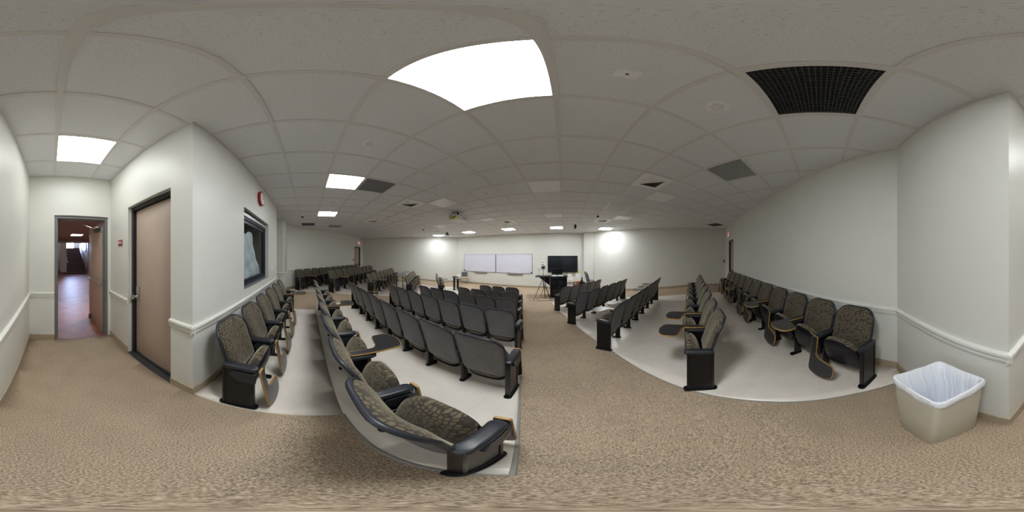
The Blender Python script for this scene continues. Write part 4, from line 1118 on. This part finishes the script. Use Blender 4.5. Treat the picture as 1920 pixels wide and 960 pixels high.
for q in range(5):
    bm = bmesh.new(); zz = .35+.17*q; tube(bm, [(-3.02, -13.3, zz-.02), (-3.02, -13.75, zz), (-3.02, -13.75-.27*NR, zz+.172*NR)], .022, 8); obj('handrail', bm, M['redwood'], sc_)
for k in range(0, NR+1, 3):
    bm = bmesh.new(); tube(bm, [(-3.02, -13.75-.27*k, .172*k-.001), (-3.02, -13.75-.27*k, .172*k+1.06)], .022, 8); obj('newel_post', bm, M['redwood'], sc_)
bm = bmesh.new(); tube(bm, [(-1.34, -13.6, .95), (-1.34, -13.9, 1.02), (-1.34, -13.75-.27*NR, 1.0+.172*NR)], .025, 8); obj('wall_rail', bm, M['steel_dark'], sc_)
hbox('wall_stair_right', (-3.6, -3.4, -20.0, -15.2, -.1, 4.6), 'stairwhite' if 'stairwhite' in M else 'wall')
# hall ceiling light, added fill panel and fittings
x, y = uv(-1.36, -8.8); hl = thing('ceiling_light', 'glowing panel in the dark hallway ceiling through the open door', 'ceiling light', (x, y, 2.72), -AX)
bm = bmesh.new(); frame_ring(bm, .33, .30, -.012, -.0005); obj('frame', bm, M['tee'], hl, smooth=False); obj('diffuser', B(-.30, .30, -.30, .30, -.006, -.001), M['hallpanel'], hl, smooth=False)
x, y = uv(-1.36, -4.0); hall_fill = thing('ceiling_light', 'added fill panel in the hallway ceiling, unseen above the open doorway', 'ceiling light', (x, y, 2.72), -AX)  # added panel, hidden by the door head, put in to light the hall tiles
bm = bmesh.new(); frame_ring(bm, .33, .30, -.012, -.0005); obj('frame', bm, M['tee'], hall_fill, smooth=False); obj('diffuser', B(-.30, .30, -.30, .30, -.006, -.001), M['hallpanel'], hall_fill, smooth=False)
x, y = uv(-.35, -10.6); hs = thing('ceiling_speaker', 'small dark round vent in the hallway ceiling', 'vent', (x, y, 2.72), 0)
bm = bmesh.new(); lathe(bm, [(.16, -.0005), (.16, -.01), (.12, -.02), (.001, -.02)], 20); obj('cover', bm, M['black'], hs)
x, y = uv(-.15, -13.6)
hd = thing('hall_door', 'narrow black door at the hallway end left of the stairs seen through doorway', 'door'); hd.matrix_world = HM
tag(hd, 'narrow black door on the hallway wall near the staircase', 'door')
obj('panel', B(.19, .245, -12.6, -11.6, 0, 2.1, bev=.004), M['frame_black'], hd); obj('handle', B(.15, .19, -11.75, -11.7, .95, 1.05, bev=.004), M['chrome'], hd)
pc = thing('hall_picture', 'small framed golden picture on the stair hall wall', 'picture'); pc.matrix_world = HM
obj('frame', B(-3.39, -3.36, -16.6, -15.7, 2.0, 2.9, bev=.006), M['black'], pc); obj('print', B(-3.36, -3.352, -16.5, -15.8, 2.1, 2.8), M['wood'], pc, smooth=False)

# ------------------------------------------------------------------ world, camera, colour
w = bpy.data.worlds.new('World'); sc.world = w; w.use_nodes = True
w.node_tree.nodes['Background'].inputs['Color'].default_value = (.6, .7, .9, 1); w.node_tree.nodes['Background'].inputs['Strength'].default_value = .3
cd = bpy.data.cameras.new('Camera'); cam = bpy.data.objects.new('Camera', cd); COL.objects.link(cam)
cam.location = (0, 0, H); cam.rotation_euler = (PI/2, 0, 0)
cd.type = 'PANO'; cd.panorama_type = 'EQUIRECTANGULAR'
try: cd.cycles.panorama_type = 'EQUIRECTANGULAR'
except Exception: pass
cd.clip_start = .02; cd.clip_end = 100
sc.camera = cam
sc.view_settings.view_transform = 'Standard'; sc.view_settings.look = 'None'; sc.view_settings.gamma = 1
sc.view_settings.exposure = 1.55
try: sc.view_settings.use_curve_mapping = False
except Exception: pass
cy = sc.cycles
cy.use_denoising = True
try: cy.denoiser = 'OPENIMAGEDENOISE'
except Exception: pass
cy.max_bounces = 14; cy.diffuse_bounces = 12; cy.glossy_bounces = 4; cy.transmission_bounces = 6
cy.sample_clamp_indirect = 6; cy.caustics_reflective = False; cy.caustics_refractive = False
